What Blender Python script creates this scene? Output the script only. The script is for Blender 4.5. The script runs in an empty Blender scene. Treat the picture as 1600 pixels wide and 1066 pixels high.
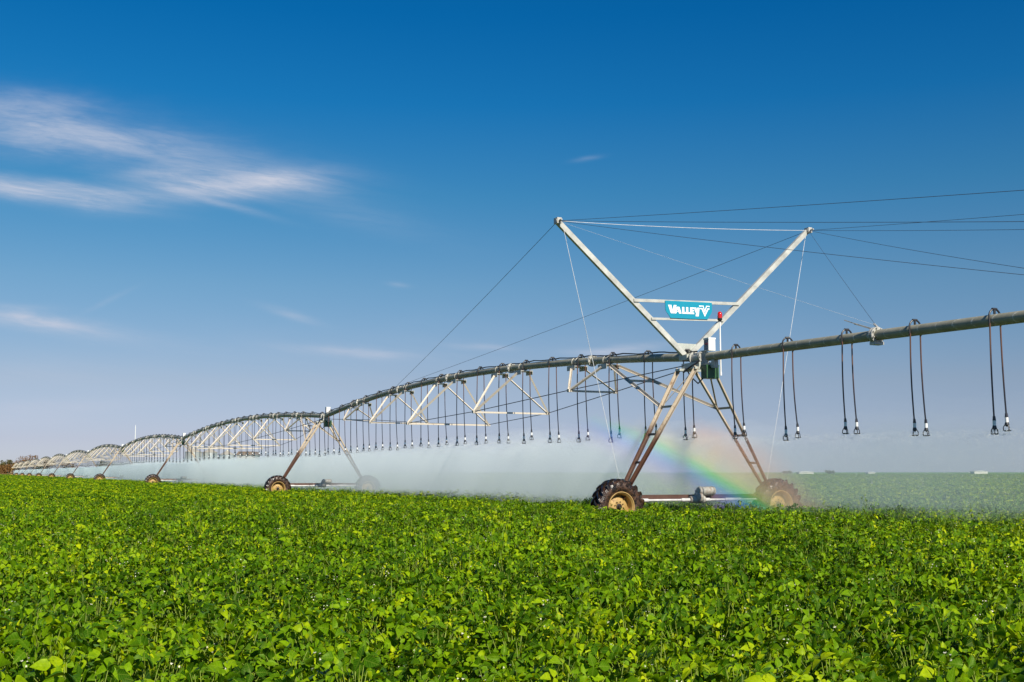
import bpy, bmesh, math, random
import numpy as np
from mathutils import Vector, Matrix

R = math.radians
S = bpy.context.scene
COL = S.collection
random.seed(7)
rng = np.random.default_rng(11)

# ------------------------------------------------------------------ camera
F_PX, W_PX, H_PX, HORIZON = 1800.0, 1600.0, 1066.0, 738.0
CAM_H = 1.43
cam_d = bpy.data.cameras.new('camera')
cam = bpy.data.objects.new('camera', cam_d)
COL.objects.link(cam)
cam_d.sensor_width = 36.0
cam_d.lens = 36.0 * F_PX / W_PX
cam_d.clip_start = 0.1
cam_d.clip_end = 9000.0
cam.location = (0, 0, CAM_H)
cam.rotation_euler = (R(90) + math.atan((HORIZON - H_PX / 2) / F_PX), 0, 0)
S.camera = cam

# ------------------------------------------------------------------ sun, sky, exposure
SUN_AZ, SUN_EL = R(153), R(36)           # clockwise from +Y; behind the camera, a little to the right
sun_dir = Vector((math.sin(SUN_AZ) * math.cos(SUN_EL), math.cos(SUN_AZ) * math.cos(SUN_EL), math.sin(SUN_EL)))
sd = bpy.data.lights.new('sun', 'SUN')
sd.energy = 5.0
sd.angle = R(0.53)
sd.color = (1.0, 0.93, 0.80)
sun = bpy.data.objects.new('sun', sd)
COL.objects.link(sun)
sun.location = (20, -40, 40)
sun.rotation_euler = (-sun_dir).to_track_quat('-Z', 'Y').to_euler()
S.view_settings.view_transform = 'Standard'
S.view_settings.look = 'None'
S.view_settings.exposure = 0.35
S.view_settings.gamma = 1.0
S.render.engine = 'CYCLES'
S.cycles.volume_bounces = 2
S.cycles.max_bounces = 8
S.cycles.transparent_max_bounces = 16
S.cycles.use_denoising = True

world = bpy.data.worlds.new("World")
S.world = world
world.use_nodes = True


class NT:
    """small node-tree helper"""
    def __init__(s, tree):
        s.t = tree
        s.n = tree.nodes
        s.l = tree.links

    def node(s, typ, **kw):
        n = s.n.new(typ)
        for k, v in kw.items():
            if k.startswith('i_'):
                n.inputs[k[2:].replace('_', ' ')].default_value = v
            else:
                setattr(n, k, v)
        return n

    def put(s, sock, v):
        if isinstance(v, bpy.types.NodeSocket):
            s.l.new(v, sock)
        else:
            sock.default_value = v

    def math(s, op, a, b=None, c=None, clamp=False):
        n = s.n.new('ShaderNodeMath')
        n.operation = op
        n.use_clamp = clamp
        for i, v in enumerate((a, b, c)):
            if v is not None:
                s.put(n.inputs[i], v)
        return n.outputs[0]

    def mix(s, f, a, b, blend='MIX'):
        n = s.n.new('ShaderNodeMix')
        n.data_type = 'RGBA'
        n.blend_type = blend
        s.put(n.inputs[0], f)
        s.put(n.inputs[6], a)
        s.put(n.inputs[7], b)
        return n.outputs[2]

    def noise(s, vec=None, scale=5.0, detail=3.0, rough=0.5, dist=0.0):
        n = s.n.new('ShaderNodeTexNoise')
        n.inputs['Scale'].default_value = scale
        n.inputs['Detail'].default_value = detail
        n.inputs['Roughness'].default_value = rough
        n.inputs['Distortion'].default_value = dist
        if vec is not None:
            s.l.new(vec, n.inputs['Vector'])
        return n.outputs['Fac']

    def ramp(s, fac, stops, interp='LINEAR'):
        n = s.n.new('ShaderNodeValToRGB')
        n.color_ramp.interpolation = interp
        el = n.color_ramp.elements
        el[0].position, el[0].color = stops[0][0], stops[0][1]
        el[1].position, el[1].color = stops[-1][0], stops[-1][1]
        for p, c in stops[1:-1]:
            e = el.new(p)
            e.color = c
        s.put(n.inputs[0], fac)
        return n.outputs['Color']

    def maprange(s, v, a, b, c=0.0, d=1.0, smooth=True):
        n = s.n.new('ShaderNodeMapRange')
        n.interpolation_type = 'SMOOTHSTEP' if smooth else 'LINEAR'
        s.put(n.inputs[0], v)
        for i, q in enumerate((a, b, c, d)):
            n.inputs[i + 1].default_value = q
        return n.outputs[0]


def build_world():
    t = NT(world.node_tree)
    t.n.clear()
    out = t.node('ShaderNodeOutputWorld')
    bg = t.node('ShaderNodeBackground')
    bg.inputs['Strength'].default_value = 0.059
    sky = t.node('ShaderNodeTexSky')
    sky.sky_type = 'NISHITA'
    sky.sun_disc = False
    sky.sun_elevation = SUN_EL
    sky.sun_rotation = SUN_AZ
    sky.altitude = 800.0
    sky.air_density = 1.0
    sky.dust_density = 0.5
    sky.ozone_density = 3.0
    # high thin cloud, laid out by direction (azimuth and height above the horizon)
    tc = t.node('ShaderNodeTexCoord')
    sep = t.node('ShaderNodeSeparateXYZ')
    t.l.new(tc.outputs['Generated'], sep.inputs[0])
    x, y, z = sep.outputs
    # deeper, polarised blue overhead and a lavender horizon, graded by height above the horizon
    grade = t.ramp(z, [(0.0, (0.41, 0.45, 0.66, 1)), (0.027, (0.405, 0.395, 0.56, 1)), (0.0765, (0.445, 0.415, 0.48, 1)), (0.158, (0.34, 0.465, 0.515, 1)),
                       (0.236, (0.160, 0.460, 0.560, 1)), (0.31, (0.042, 0.420, 0.625, 1)), (0.38, (0.012, 0.385, 0.635, 1)), (1.0, (0.01, 0.33, 0.66, 1))])
    skyc = t.mix(1.0, t.mix(1.0, sky.outputs[0], grade, 'MULTIPLY'), (2, 2, 2, 1), 'MULTIPLY')
    yy = t.math('MAXIMUM', y, 0.05)
    # the air is a little thinner and bluer to the right
    skyc = t.mix(1.0, skyc, t.mix(t.maprange(x, -0.4, 0.4), (1.03, 1.02, 1.0, 1), (0.91, 0.95, 0.975, 1)), 'MULTIPLY')
    u = t.math('DIVIDE', x, yy)
    v = t.math('DIVIDE', z, yy)
    comb = t.node('ShaderNodeCombineXYZ')
    t.l.new(t.math('MULTIPLY', u, 5.0), comb.inputs[0])
    t.l.new(t.math('MULTIPLY', t.math('ADD', v, t.math('MULTIPLY', u, 0.18)), 32.0), comb.inputs[1])
    st = t.noise(comb.outputs[0], 1.6, 6.0, 0.62, 0.7)
    comb2 = t.node('ShaderNodeCombineXYZ')
    t.l.new(t.math('MULTIPLY', u, 7.0), comb2.inputs[0])
    t.l.new(t.math('MULTIPLY', v, 18.0), comb2.inputs[1])
    wob = t.math('SUBTRACT', t.noise(comb2.outputs[0], 1.3, 4.0, 0.55), 0.5)

    def P(px, py):
        return (px - 800) / 1800.0, (738 - py) / 1800.0
    blobs = [  # centre x, y, half length, half height, slope, amount
        (10, 175, 240, 44, 0.20, 0.42), (130, 203, 190, 24, 0.16, 0.22), (60, 212, 150, 12, 0.10, 0.16), (300, 225, 220, 30, 0.22, 0.15),
        (375, 275, 115, 17, -0.03, 0.80), (310, 292, 105, 14, 0.05, 0.55), (250, 262, 75, 13, -0.05, 0.40), (335, 312, 70, 6, 0.28, 0.35), (440, 282, 70, 10, 0.12, 0.35),
        (25, 283, 120, 14, 0.15, 0.75), (50, 300, 130, 15, 0.14, 0.60), (170, 300, 110, 10, 0.10, 0.35),
        (30, 497, 85, 12, 0.16, 0.78), (120, 515, 130, 14, 0.15, 0.28), (20, 478, 60, 6, 0.05, 0.2),
        (545, 549, 85, 8, 0.06, 0.55), (760, 543, 45, 5, 0.05, 0.40), (450, 490, 40, 7, 0.3, 0.30),
        (620, 443, 16, 4, 0.1, 0.20), (920, 239, 22, 4, -0.15, 0.15), (980, 546, 55, 7, -0.12, 0.42), (940, 552, 60, 6, 0.0, 0.3),
        (90, 638, 130, 12, -0.06, 0.34), (30, 660, 120, 10, -0.06, 0.22), (60, 585, 160, 22, 0.05, 0.14), (500, 315, 160, 26, 0.25, 0.12), (700, 560, 500, 50, 0.0, 0.08), (160, 470, 40, 5, -0.5, 0.12),
    ]
    total = None
    for bx, by, hw, hh, sl, am in blobs:
        cu, cv = P(bx, by)
        du = t.math('SUBTRACT', u, cu)
        dv = t.math('ADD', t.math('SUBTRACT', v, cv), t.math('MULTIPLY', du, sl))
        dv = t.math('ADD', dv, t.math('MULTIPLY', wob, hh / 1800.0 * 1.9))
        a = t.math('POWER', t.math('ABSOLUTE', t.math('MULTIPLY', du, 1800.0 / hw)), 2.0)
        b = t.math('POWER', t.math('ABSOLUTE', t.math('MULTIPLY', dv, 1800.0 / hh)), 2.0)
        g = t.math('MULTIPLY', t.math('EXPONENT', t.math('MULTIPLY', t.math('ADD', a, b), -1.0)), am)
        total = g if total is None else t.math('ADD', total, g)
    comb3 = t.node('ShaderNodeCombineXYZ')
    t.l.new(t.math('MULTIPLY', u, 16.0), comb3.inputs[0])
    t.l.new(t.math('MULTIPLY', t.math('ADD', v, t.math('MULTIPLY', u, 0.10)), 130.0), comb3.inputs[1])
    st = t.math('ADD', t.math('MULTIPLY', st, 0.72), t.math('MULTIPLY', t.noise(comb3.outputs[0], 1.5, 5.0, 0.7, 1.2), 0.28))
    stc = t.maprange(st, 0.30, 0.70, 0.42, 1.22)
    cloud = t.math('MULTIPLY', total, stc)
    front = t.math('GREATER_THAN', y, 0.06)
    cloud = t.math('MULTIPLY', cloud, front, clamp=True)
    col = t.mix(cloud, skyc, (7.3, 7.9, 9.5, 1))
    t.l.new(col, bg.inputs['Color'])
    t.l.new(bg.outputs[0], out.inputs['Surface'])


build_world()

# ------------------------------------------------------------------ helpers: meshes
AZ = math.atan(850.0 / 1811.6)               # the sprinkler line runs this far left of the view axis
DV = Vector((-math.sin(AZ), math.cos(AZ), 0))    # along the line, away from the camera
BV = Vector((math.cos(AZ), math.sin(AZ), 0))     # across the line, to the right
YAW = AZ
T1 = Vector((4.613, 27.818, 0.0))


def machine_point(b, t, z=0.0):
    return T1 + BV * b + DV * t + Vector((0, 0, z))


class MB:
    def __init__(s):
        s.v, s.f, s.m = [], [], []
        s.mi = 0

    def add(s, vs, fs):
        o = len(s.v)
        s.v += [tuple(q) for q in vs]
        s.f += [tuple(i + o for i in f) for f in fs]
        s.m += [s.mi] * len(fs)

    def box(s, lo, hi, M=None):
        x0, y0, z0 = lo
        x1, y1, z1 = hi
        vs = [Vector(p) for p in ((x0, y0, z0), (x1, y0, z0), (x1, y1, z0), (x0, y1, z0), (x0, y0, z1), (x1, y0, z1), (x1, y1, z1), (x0, y1, z1))]
        if M is not None:
            vs = [M @ p for p in vs]
        s.add(vs, [(0, 3, 2, 1), (4, 5, 6, 7), (0, 1, 5, 4), (1, 2, 6, 5), (2, 3, 7, 6), (3, 0, 4, 7)])

    def frame(s, a, b, hint=(0, 0, 1)):
        a, b = Vector(a), Vector(b)
        w = (b - a).normalized()
        h = Vector(hint)
        if abs(w.dot(h)) > 0.97:
            h = Vector((0, 1, 0))
        u = h.cross(w).normalized()
        v = w.cross(u).normalized()
        return a, b, u, v

    def bar(s, a, b, wu, wv=None, hint=(0, 0, 1)):
        """rectangular bar"""
        wv = wu if wv is None else wv
        a, b, u, v = s.frame(a, b, hint)
        c = [(-1, -1), (1, -1), (1, 1), (-1, 1)]
        vs = [a + u * (p * wu / 2) + v * (q * wv / 2) for p, q in c] + [b + u * (p * wu / 2) + v * (q * wv / 2) for p, q in c]
        s.add(vs, [(0, 3, 2, 1), (4, 5, 6, 7), (0, 1, 5, 4), (1, 2, 6, 5), (2, 3, 7, 6), (3, 0, 4, 7)])

    def angle(s, a, b, w, th=0.008, hint=(0, 0, 1), flip=1):
        """L-section angle iron"""
        a, b, u, v = s.frame(a, b, hint)
        u = u * flip
        prof = [(0, 0), (w, 0), (w, th), (th, th), (th, w), (0, w)]
        vs = [a + u * (p - w / 3) + v * (q - w / 3) for p, q in prof] + [b + u * (p - w / 3) + v * (q - w / 3) for p, q in prof]
        n = 6
        fs = [(i, (i + 1) % n, (i + 1) % n + n, i + n) for i in range(n)] + [tuple(range(n))[::-1], tuple(range(n, 2 * n))]
        s.add(vs, fs)

    def tube(s, pts, r, n=8, cap=True):
        pts = [Vector(p) for p in pts]
        rs = r if isinstance(r, (list, tuple)) else [r] * len(pts)
        vs, fs = [], []
        ref = None
        for i, p in enumerate(pts):
            w = (pts[min(i + 1, len(pts) - 1)] - pts[max(i - 1, 0)]).normalized()
            if ref is None:
                ref = Vector((0, 0, 1)) if abs(w.z) < 0.9 else Vector((1, 0, 0))
            u = ref.cross(w)
            if u.length < 1e-4:
                u = Vector((1, 0, 0)).cross(w)
            u.normalize()
            v = w.cross(u).normalized()
            ref = v
            for k in range(n):
                an = 2 * math.pi * k / n
                vs.append(p + u * (math.cos(an) * rs[i]) + v * (math.sin(an) * rs[i]))
        for i in range(len(pts) - 1):
            for k in range(n):
                fs.append((i * n + k, i * n + (k + 1) % n, (i + 1) * n + (k + 1) % n, (i + 1) * n + k))
        if cap:
            fs.append(tuple(range(n))[::-1])
            fs.append(tuple(range((len(pts) - 1) * n, len(pts) * n)))
        s.add(vs, fs)

    def lathe_y(s, prof, n=40, c=(0, 0, 0)):
        """profile [(radius, y)] turned about the local y axis"""
        c = Vector(c)
        vs, fs = [], []
        for r, y in prof:
            for k in range(n):
                an = 2 * math.pi * k / n
                vs.append(c + Vector((math.cos(an) * r, y, math.sin(an) * r)))
        for i in range(len(prof) - 1):
            for k in range(n):
                fs.append((i * n + k, i * n + (k + 1) % n, (i + 1) * n + (k + 1) % n, (i + 1) * n + k))
        s.add(vs, fs)

    def prism(s, poly, y0, y1, M=None):
        """polygon in x,z extruded along y"""
        n = len(poly)
        vs = [Vector((x, y0, z)) for x, z in poly] + [Vector((x, y1, z)) for x, z in poly]
        if M is not None:
            vs = [M @ p for p in vs]
        s.add(vs, [tuple(range(n)), tuple(range(n, 2 * n))[::-1]] + [((i + 1) % n, i, i + n, (i + 1) % n + n) for i in range(n)])

    def build(s, name, mats, parent=None, smooth=False):
        me = bpy.data.meshes.new(name)
        me.from_pydata(s.v, [], s.f)
        for m in (mats if isinstance(mats, (list, tuple)) else [mats]):
            me.materials.append(m)
        me.polygons.foreach_set('material_index', s.m)
        bm = bmesh.new()
        bm.from_mesh(me)
        bmesh.ops.recalc_face_normals(bm, faces=bm.faces)
        bm.to_mesh(me)
        bm.free()
        if smooth:
            me.polygons.foreach_set('use_smooth', [True] * len(me.polygons))
            try:
                me.set_sharp_from_angle(angle=R(38))
            except Exception:
                pass
        me.update()
        o = bpy.data.objects.new(name, me)
        COL.objects.link(o)
        if parent is not None:
            o.parent = parent
        return o


def tag(o, label=None, cat=None, group=None, kind=None):
    for k, v in (('label', label), ('category', cat), ('group', group), ('kind', kind)):
        if v:
            o[k] = v
    return o


def empty(name, loc, rz=0.0):
    o = bpy.data.objects.new(name, None)
    COL.objects.link(o)
    o.location = loc
    o.rotation_euler = (0, 0, rz)
    o.empty_display_size = 0.3
    return o


def copy_tree(o, parent=None, cache=None):
    if cache is None:
        cache = {}
        for c in bpy.data.objects:
            if c.parent is not None:
                cache.setdefault(c.parent.name, []).append(c)
    c = o.copy()
    COL.objects.link(c)
    c.parent = parent
    for ch in cache.get(o.name, []):
        copy_tree(ch, c, cache)
    return c


# ------------------------------------------------------------------ materials
def mat(name):
    m = bpy.data.materials.new(name)
    m.use_nodes = True
    t = NT(m.node_tree)
    b = m.node_tree.nodes['Principled BSDF']
    return m, t, b


def simple(name, col, rough=0.6, metal=0.0, var=0.12, scale=6.0, bump=0.0):
    m, t, b = mat(name)
    tc = t.node('ShaderNodeTexCoord')
    n = t.noise(tc.outputs['Object'], scale, 5.0, 0.6)
    lo = tuple(c * (1 - var * 1.6) for c in col) + (1,)
    hi = tuple(min(1, c * (1 + var * 1.3)) for c in col) + (1,)
    t.l.new(t.ramp(n, [(0.3, lo), (0.7, hi)]), b.inputs['Base Color'])
    b.inputs['Roughness'].default_value = rough
    b.inputs['Metallic'].default_value = metal
    if bump:
        bp = t.node('ShaderNodeBump')
        bp.inputs['Strength'].default_value = bump
        bp.inputs['Distance'].default_value = 0.01
        t.l.new(t.noise(tc.outputs['Object'], scale * 5, 4.0), bp.inputs['Height'])
        t.l.new(bp.outputs[0], b.inputs['Normal'])
    return m


def pipe_material():
    m, t, b = mat('galvanised pipe')
    tc = t.node('ShaderNodeTexCoord')
    sep = t.node('ShaderNodeSeparateXYZ')
    t.l.new(tc.outputs['Object'], sep.inputs[0])
    x, y, z = sep.outputs
    n1 = t.noise(tc.outputs['Object'], 3.0, 5.0, 0.65)
    n2 = t.noise(tc.outputs['Object'], 22.0, 4.0, 0.6)
    base = t.ramp(t.math('ADD', t.math('MULTIPLY', n1, 0.65), t.math('MULTIPLY', n2, 0.35)),
                  [(0.3, (0.22, 0.215, 0.155, 1)), (0.52, (0.315, 0.30, 0.225, 1)), (0.75, (0.40, 0.375, 0.29, 1))])
    # slanting lime streaks left by the sling marks of the galvanising bath
    ph = t.math('ADD', t.math('MULTIPLY', y, 2.3), t.math('ADD', t.math('MULTIPLY', x, 3.2), t.math('MULTIPLY', n1, 0.5)))
    fr = t.math('FRACT', ph)
    line = t.maprange(t.math('ABSOLUTE', t.math('SUBTRACT', fr, 0.5)), 0.0, 0.06, 1.0, 0.0)
    line = t.math('MULTIPLY', line, t.maprange(n2, 0.38, 0.56))
    c = t.mix(t.math('MULTIPLY', line, 0.85), base, (0.62, 0.60, 0.53, 1))
    t.l.new(c, b.inputs['Base Color'])
    b.inputs['Roughness'].default_value = 0.55
    b.inputs['Metallic'].default_value = 0.05
    b.inputs['Specular IOR Level'].default_value = 0.3
    return m


def rust_material(name, steel, rust, amount, low=None, wet=None):
    """galvanised angle iron with rust in patches; below LOW metres the spray keeps it rust-brown and wet"""
    m, t, b = mat(name)
    tc = t.node('ShaderNodeTexCoord')
    n1 = t.noise(tc.outputs['Object'], 2.6, 6.0, 0.68)
    n2 = t.noise(tc.outputs['Object'], 19.0, 5.0, 0.65)
    k = t.math('ADD', t.math('MULTIPLY', n1, 0.6), t.math('MULTIPLY', n2, 0.4))
    f = t.maprange(k, 0.62 - amount, 0.82 - amount)
    if low is not None:
        sep = t.node('ShaderNodeSeparateXYZ')
        t.l.new(tc.outputs['Object'], sep.inputs[0])
        zz = t.math('ADD', sep.outputs[2], t.math('MULTIPLY', t.math('SUBTRACT', n1, 0.5), 1.4))
        g = t.maprange(zz, low - 0.3, low + 0.35, 1.0, 0.0)
    c = t.mix(f, steel + (1,), t.mix(n2, rust + (1,), tuple(q * 0.45 for q in rust) + (1,)))
    rough = 0.6
    if low is not None:
        c = t.mix(g, c, t.mix(n2, wet + (1,), tuple(q * 2.2 for q in wet) + (1,)))
        rr = t.maprange(g, 0.0, 1.0, 0.6, 0.35)
        t.l.new(rr, b.inputs['Roughness'])
    else:
        b.inputs['Roughness'].default_value = rough
    t.l.new(c, b.inputs['Base Color'])
    b.inputs['Metallic'].default_value = 0.1
    return m


def tyre_material():
    m, t, b = mat('muddy tyre rubber')
    tc = t.node('ShaderNodeTexCoord')
    geo = t.node('ShaderNodeSeparateXYZ')
    t.l.new(tc.outputs['Object'], geo.inputs[0])
    x, y, z = geo.outputs
    r = t.math('SQRT', t.math('ADD', t.math('MULTIPLY', x, x), t.math('MULTIPLY', z, z)))
    n1 = t.noise(tc.outputs['Object'], 5.0, 6.0, 0.7)
    n2 = t.noise(tc.outputs['Object'], 30.0, 4.0, 0.6)
    crown = t.maprange(r, 0.585, 0.615, 1.0, 0.0)          # mud lies between the lugs
    f = t.math('MULTIPLY', t.maprange(t.math('ADD', t.math('MULTIPLY', n1, 0.75), t.math('MULTIPLY', n2, 0.25)), 0.42, 0.6), t.math('ADD', t.math('MULTIPLY', crown, 0.50), 0.06))
    c = t.mix(f, (0.012, 0.010, 0.010, 1), t.mix(n2, (0.20, 0.085, 0.03, 1), (0.09, 0.035, 0.013, 1)))
    t.l.new(c, b.inputs['Base Color'])
    t.l.new(t.maprange(f, 0.0, 0.6, 0.22, 0.6), b.inputs['Roughness'])
    bp = t.node('ShaderNodeBump')
    bp.inputs['Strength'].default_value = 0.5
    bp.inputs['Distance'].default_value = 0.02
    t.l.new(n2, bp.inputs['Height'])
    t.l.new(bp.outputs[0], b.inputs['Normal'])
    return m


def hose_material():
    m, t, b = mat('black drop hose')
    tc = t.node('ShaderNodeTexCoord')
    sep = t.node('ShaderNodeSeparateXYZ')
    t.l.new(tc.outputs['Object'], sep.inputs[0])
    n1 = t.noise(tc.outputs['Object'], 3.0, 4.0, 0.6)
    zz = t.math('ADD', sep.outputs[2], t.math('MULTIPLY', n1, 1.2))
    f = t.maprange(zz, -0.7, 0.3)
    c = t.mix(t.math('MULTIPLY', f, 0.75), (0.012, 0.012, 0.022, 1), (0.16, 0.075, 0.045, 1))
    t.l.new(c, b.inputs['Base Color'])
    b.inputs['Roughness'].default_value = 0.38
    return m


M = {
    'pipe': pipe_material(),
    'galv': simple('weathered galvanised steel', (0.46, 0.45, 0.41), 0.5, 0.2, 0.14, 5.0),
    'mast': simple('pale galvanised mast', (0.50, 0.50, 0.455), 0.45, 0.15, 0.16, 4.0),
    'truss': rust_material('truss angle iron', (0.56, 0.50, 0.41), (0.33, 0.155, 0.05), 0.10),
    'leg': rust_material('tower leg iron', (0.43, 0.36, 0.27), (0.24, 0.11, 0.035), 0.12, 2.45, (0.05, 0.022, 0.013)),
    'beam': rust_material('base beam iron', (0.10, 0.05, 0.035), (0.10, 0.035, 0.02), 0.2),
    'shaft': simple('painted drive shaft', (0.62, 0.60, 0.58), 0.4, 0.1, 0.12, 8.0),
    'motor': rust_material('gear motor casting', (0.38, 0.37, 0.33), (0.28, 0.13, 0.06), 0.14),
    'tyre': tyre_material(),
    'rim': rust_material('tan wheel rim', (0.43, 0.28, 0.095), (0.24, 0.10, 0.025), 0.12),
    'hub': simple('dark hub iron', (0.035, 0.025, 0.02), 0.45, 0.3),
    'hose': hose_material(),
    'black': simple('black plastic', (0.018, 0.018, 0.022), 0.45),
    'white': simple('white plastic', (0.80, 0.80, 0.78), 0.45, 0, 0.04),
    'green': simple('green painted steel box', (0.035, 0.10, 0.04), 0.4, 0, 0.12),
    'greypanel': simple('grey side panel', (0.20, 0.21, 0.25), 0.5),
    'redlabel': simple('red printed label', (0.35, 0.03, 0.06), 0.5),
    'cable': simple('dark steel stay cable', (0.06, 0.06, 0.075), 0.5),
    'pcable': simple('pale galvanised cable', (0.62, 0.64, 0.66), 0.45),
    'sign': simple('turquoise sign paint', (0.004, 0.26, 0.38), 0.4, 0, 0.03, 2.0),
    'letter': simple('white sign paint', (0.86, 0.86, 0.86), 0.4, 0, 0.02),
    'plate': simple('zinc gusset plate', (0.46, 0.48, 0.43), 0.5, 0.2),
}
m, t, b = mat('red beacon lens')
b.inputs['Base Color'].default_value = (0.55, 0.012, 0.006, 1)
b.inputs['Roughness'].default_value = 0.12
b.inputs['Coat Weight'].default_value = 0.6
M['lens'] = m

# ------------------------------------------------------------------ ground
def build_ground():
    m, t, b = mat('field soil')
    tc = t.node('ShaderNodeTexCoord')
    n = t.noise(tc.outputs['Object'], 1.2, 6.0, 0.65)
    n2 = t.noise(tc.outputs['Object'], 14.0, 5.0, 0.65)
    c = t.ramp(t.math('ADD', t.math('MULTIPLY', n, 0.5), t.math('MULTIPLY', n2, 0.5)), [(0.3, (0.045, 0.022, 0.011, 1)), (0.7, (0.12, 0.06, 0.03, 1))])
    t.l.new(c, b.inputs['Base Color'])
    b.inputs['Roughness'].default_value = 0.9
    bp = t.node('ShaderNodeBump')
    bp.inputs['Strength'].default_value = 0.8
    bp.inputs['Distance'].default_value = 0.05
    t.l.new(n2, bp.inputs['Height'])
    t.l.new(bp.outputs[0], b.inputs['Normal'])
    q = MB()
    n = 40
    ext = 8000.0
    vs = [(-ext + 2 * ext * i / n, -ext + 2 * ext * j / n, 0) for j in range(n + 1) for i in range(n + 1)]
    q.add(vs, [(j * (n + 1) + i, j * (n + 1) + i + 1, (j + 1) * (n + 1) + i + 1, (j + 1) * (n + 1) + i) for j in range(n) for i in range(n)])
    tag(q.build('ground', m), kind='structure')


build_ground()

# ------------------------------------------------------------------ drive tower
PIPE_Z = 4.20
PIPE_R = 0.105


def wheel(parent, bx):
    w = bpy.data.objects.new('wheel', None)
    COL.objects.link(w)
    w.parent = parent
    w.location = (bx, 0, 0.635)
    w.rotation_euler = (0, random.uniform(0, 6.28), 0)
    # carcass
    half = 0.185
    prof = [(0.325, -0.165), (0.37, -0.19), (0.45, -0.20), (0.53, -0.193), (0.565, -0.172), (0.582, -0.12), (0.590, 0.0), (0.582, 0.12), (0.565, 0.172), (0.53, 0.193), (0.45, 0.20), (0.37, 0.19), (0.325, 0.165)]
    q = MB()
    q.lathe_y(prof, 56)
    nl = 19
    for side in (-1, 1):                      # herringbone lugs, the two halves staggered
        for k in range(nl):
            a0 = 2 * math.pi * (k + (0.5 if side > 0 else 0.0)) / nl
            secs = []
            for s_, y_ in ((0.0, 0.012), (0.35, 0.07), (0.75, 0.14), (1.0, 0.186), (1.25, 0.205)):
                an = a0 + s_ * 0.27
                top = 0.645 if s_ < 0.9 else (0.628 if s_ < 1.1 else 0.565)
                bot = 0.575 if s_ < 0.9 else (0.54 if s_ < 1.1 else 0.49)
                hw = 0.034
                row = []
                for rr, dw in ((bot, -hw * 1.2), (top, -hw * 0.75), (top, hw * 0.75), (bot, hw * 1.2)):
                    aa = an + dw / 0.6
                    row.append(Vector((math.cos(aa) * rr, side * y_, math.sin(aa) * rr)))
                secs.append(row)
            vs = [p for row in secs for p in row]
            fs = []
            for i in range(len(secs) - 1):
                for j in range(3):
                    fs.append((i * 4 + j, i * 4 + j + 1, (i + 1) * 4 + j + 1, (i + 1) * 4 + j))
            fs += [(0, 1, 2, 3), tuple(len(vs) - 4 + j for j in (3, 2, 1, 0))]
            q.add(vs, fs)
    ty = q.build('tyre', M['tyre'], w, smooth=True)
    # rim: flanged barrel with a dished disc set back from the near edge
    q = MB()
    q.lathe_y([(0.352, -0.172), (0.350, -0.182), (0.335, -0.184), (0.322, -0.165), (0.30, -0.14), (0.296, -0.02), (0.27, 0.02), (0.24, 0.0), (0.13, -0.06), (0.10, -0.06), (0.001, -0.06)], 48)
    q.lathe_y([(0.352, 0.172), (0.335, 0.184), (0.322, 0.165), (0.298, 0.10), (0.297, 0.03)], 48)
    rim = q.build('rim', M['rim'], w, smooth=True)
    q = MB()
    q.lathe_y([(0.001, -0.125), (0.035, -0.125), (0.045, -0.115), (0.048, -0.085), (0.07, -0.08), (0.075, -0.05)], 18)
    for k in range(8):
        an = 2 * math.pi * k / 8 + 0.2
        q.lathe_y([(0.001, -0.085), (0.013, -0.085), (0.013, -0.04)], 6, (math.cos(an) * 0.115, 0, math.sin(an) * 0.115))
    q.build('hub', M['hub'], w, smooth=True)
    return w


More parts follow.
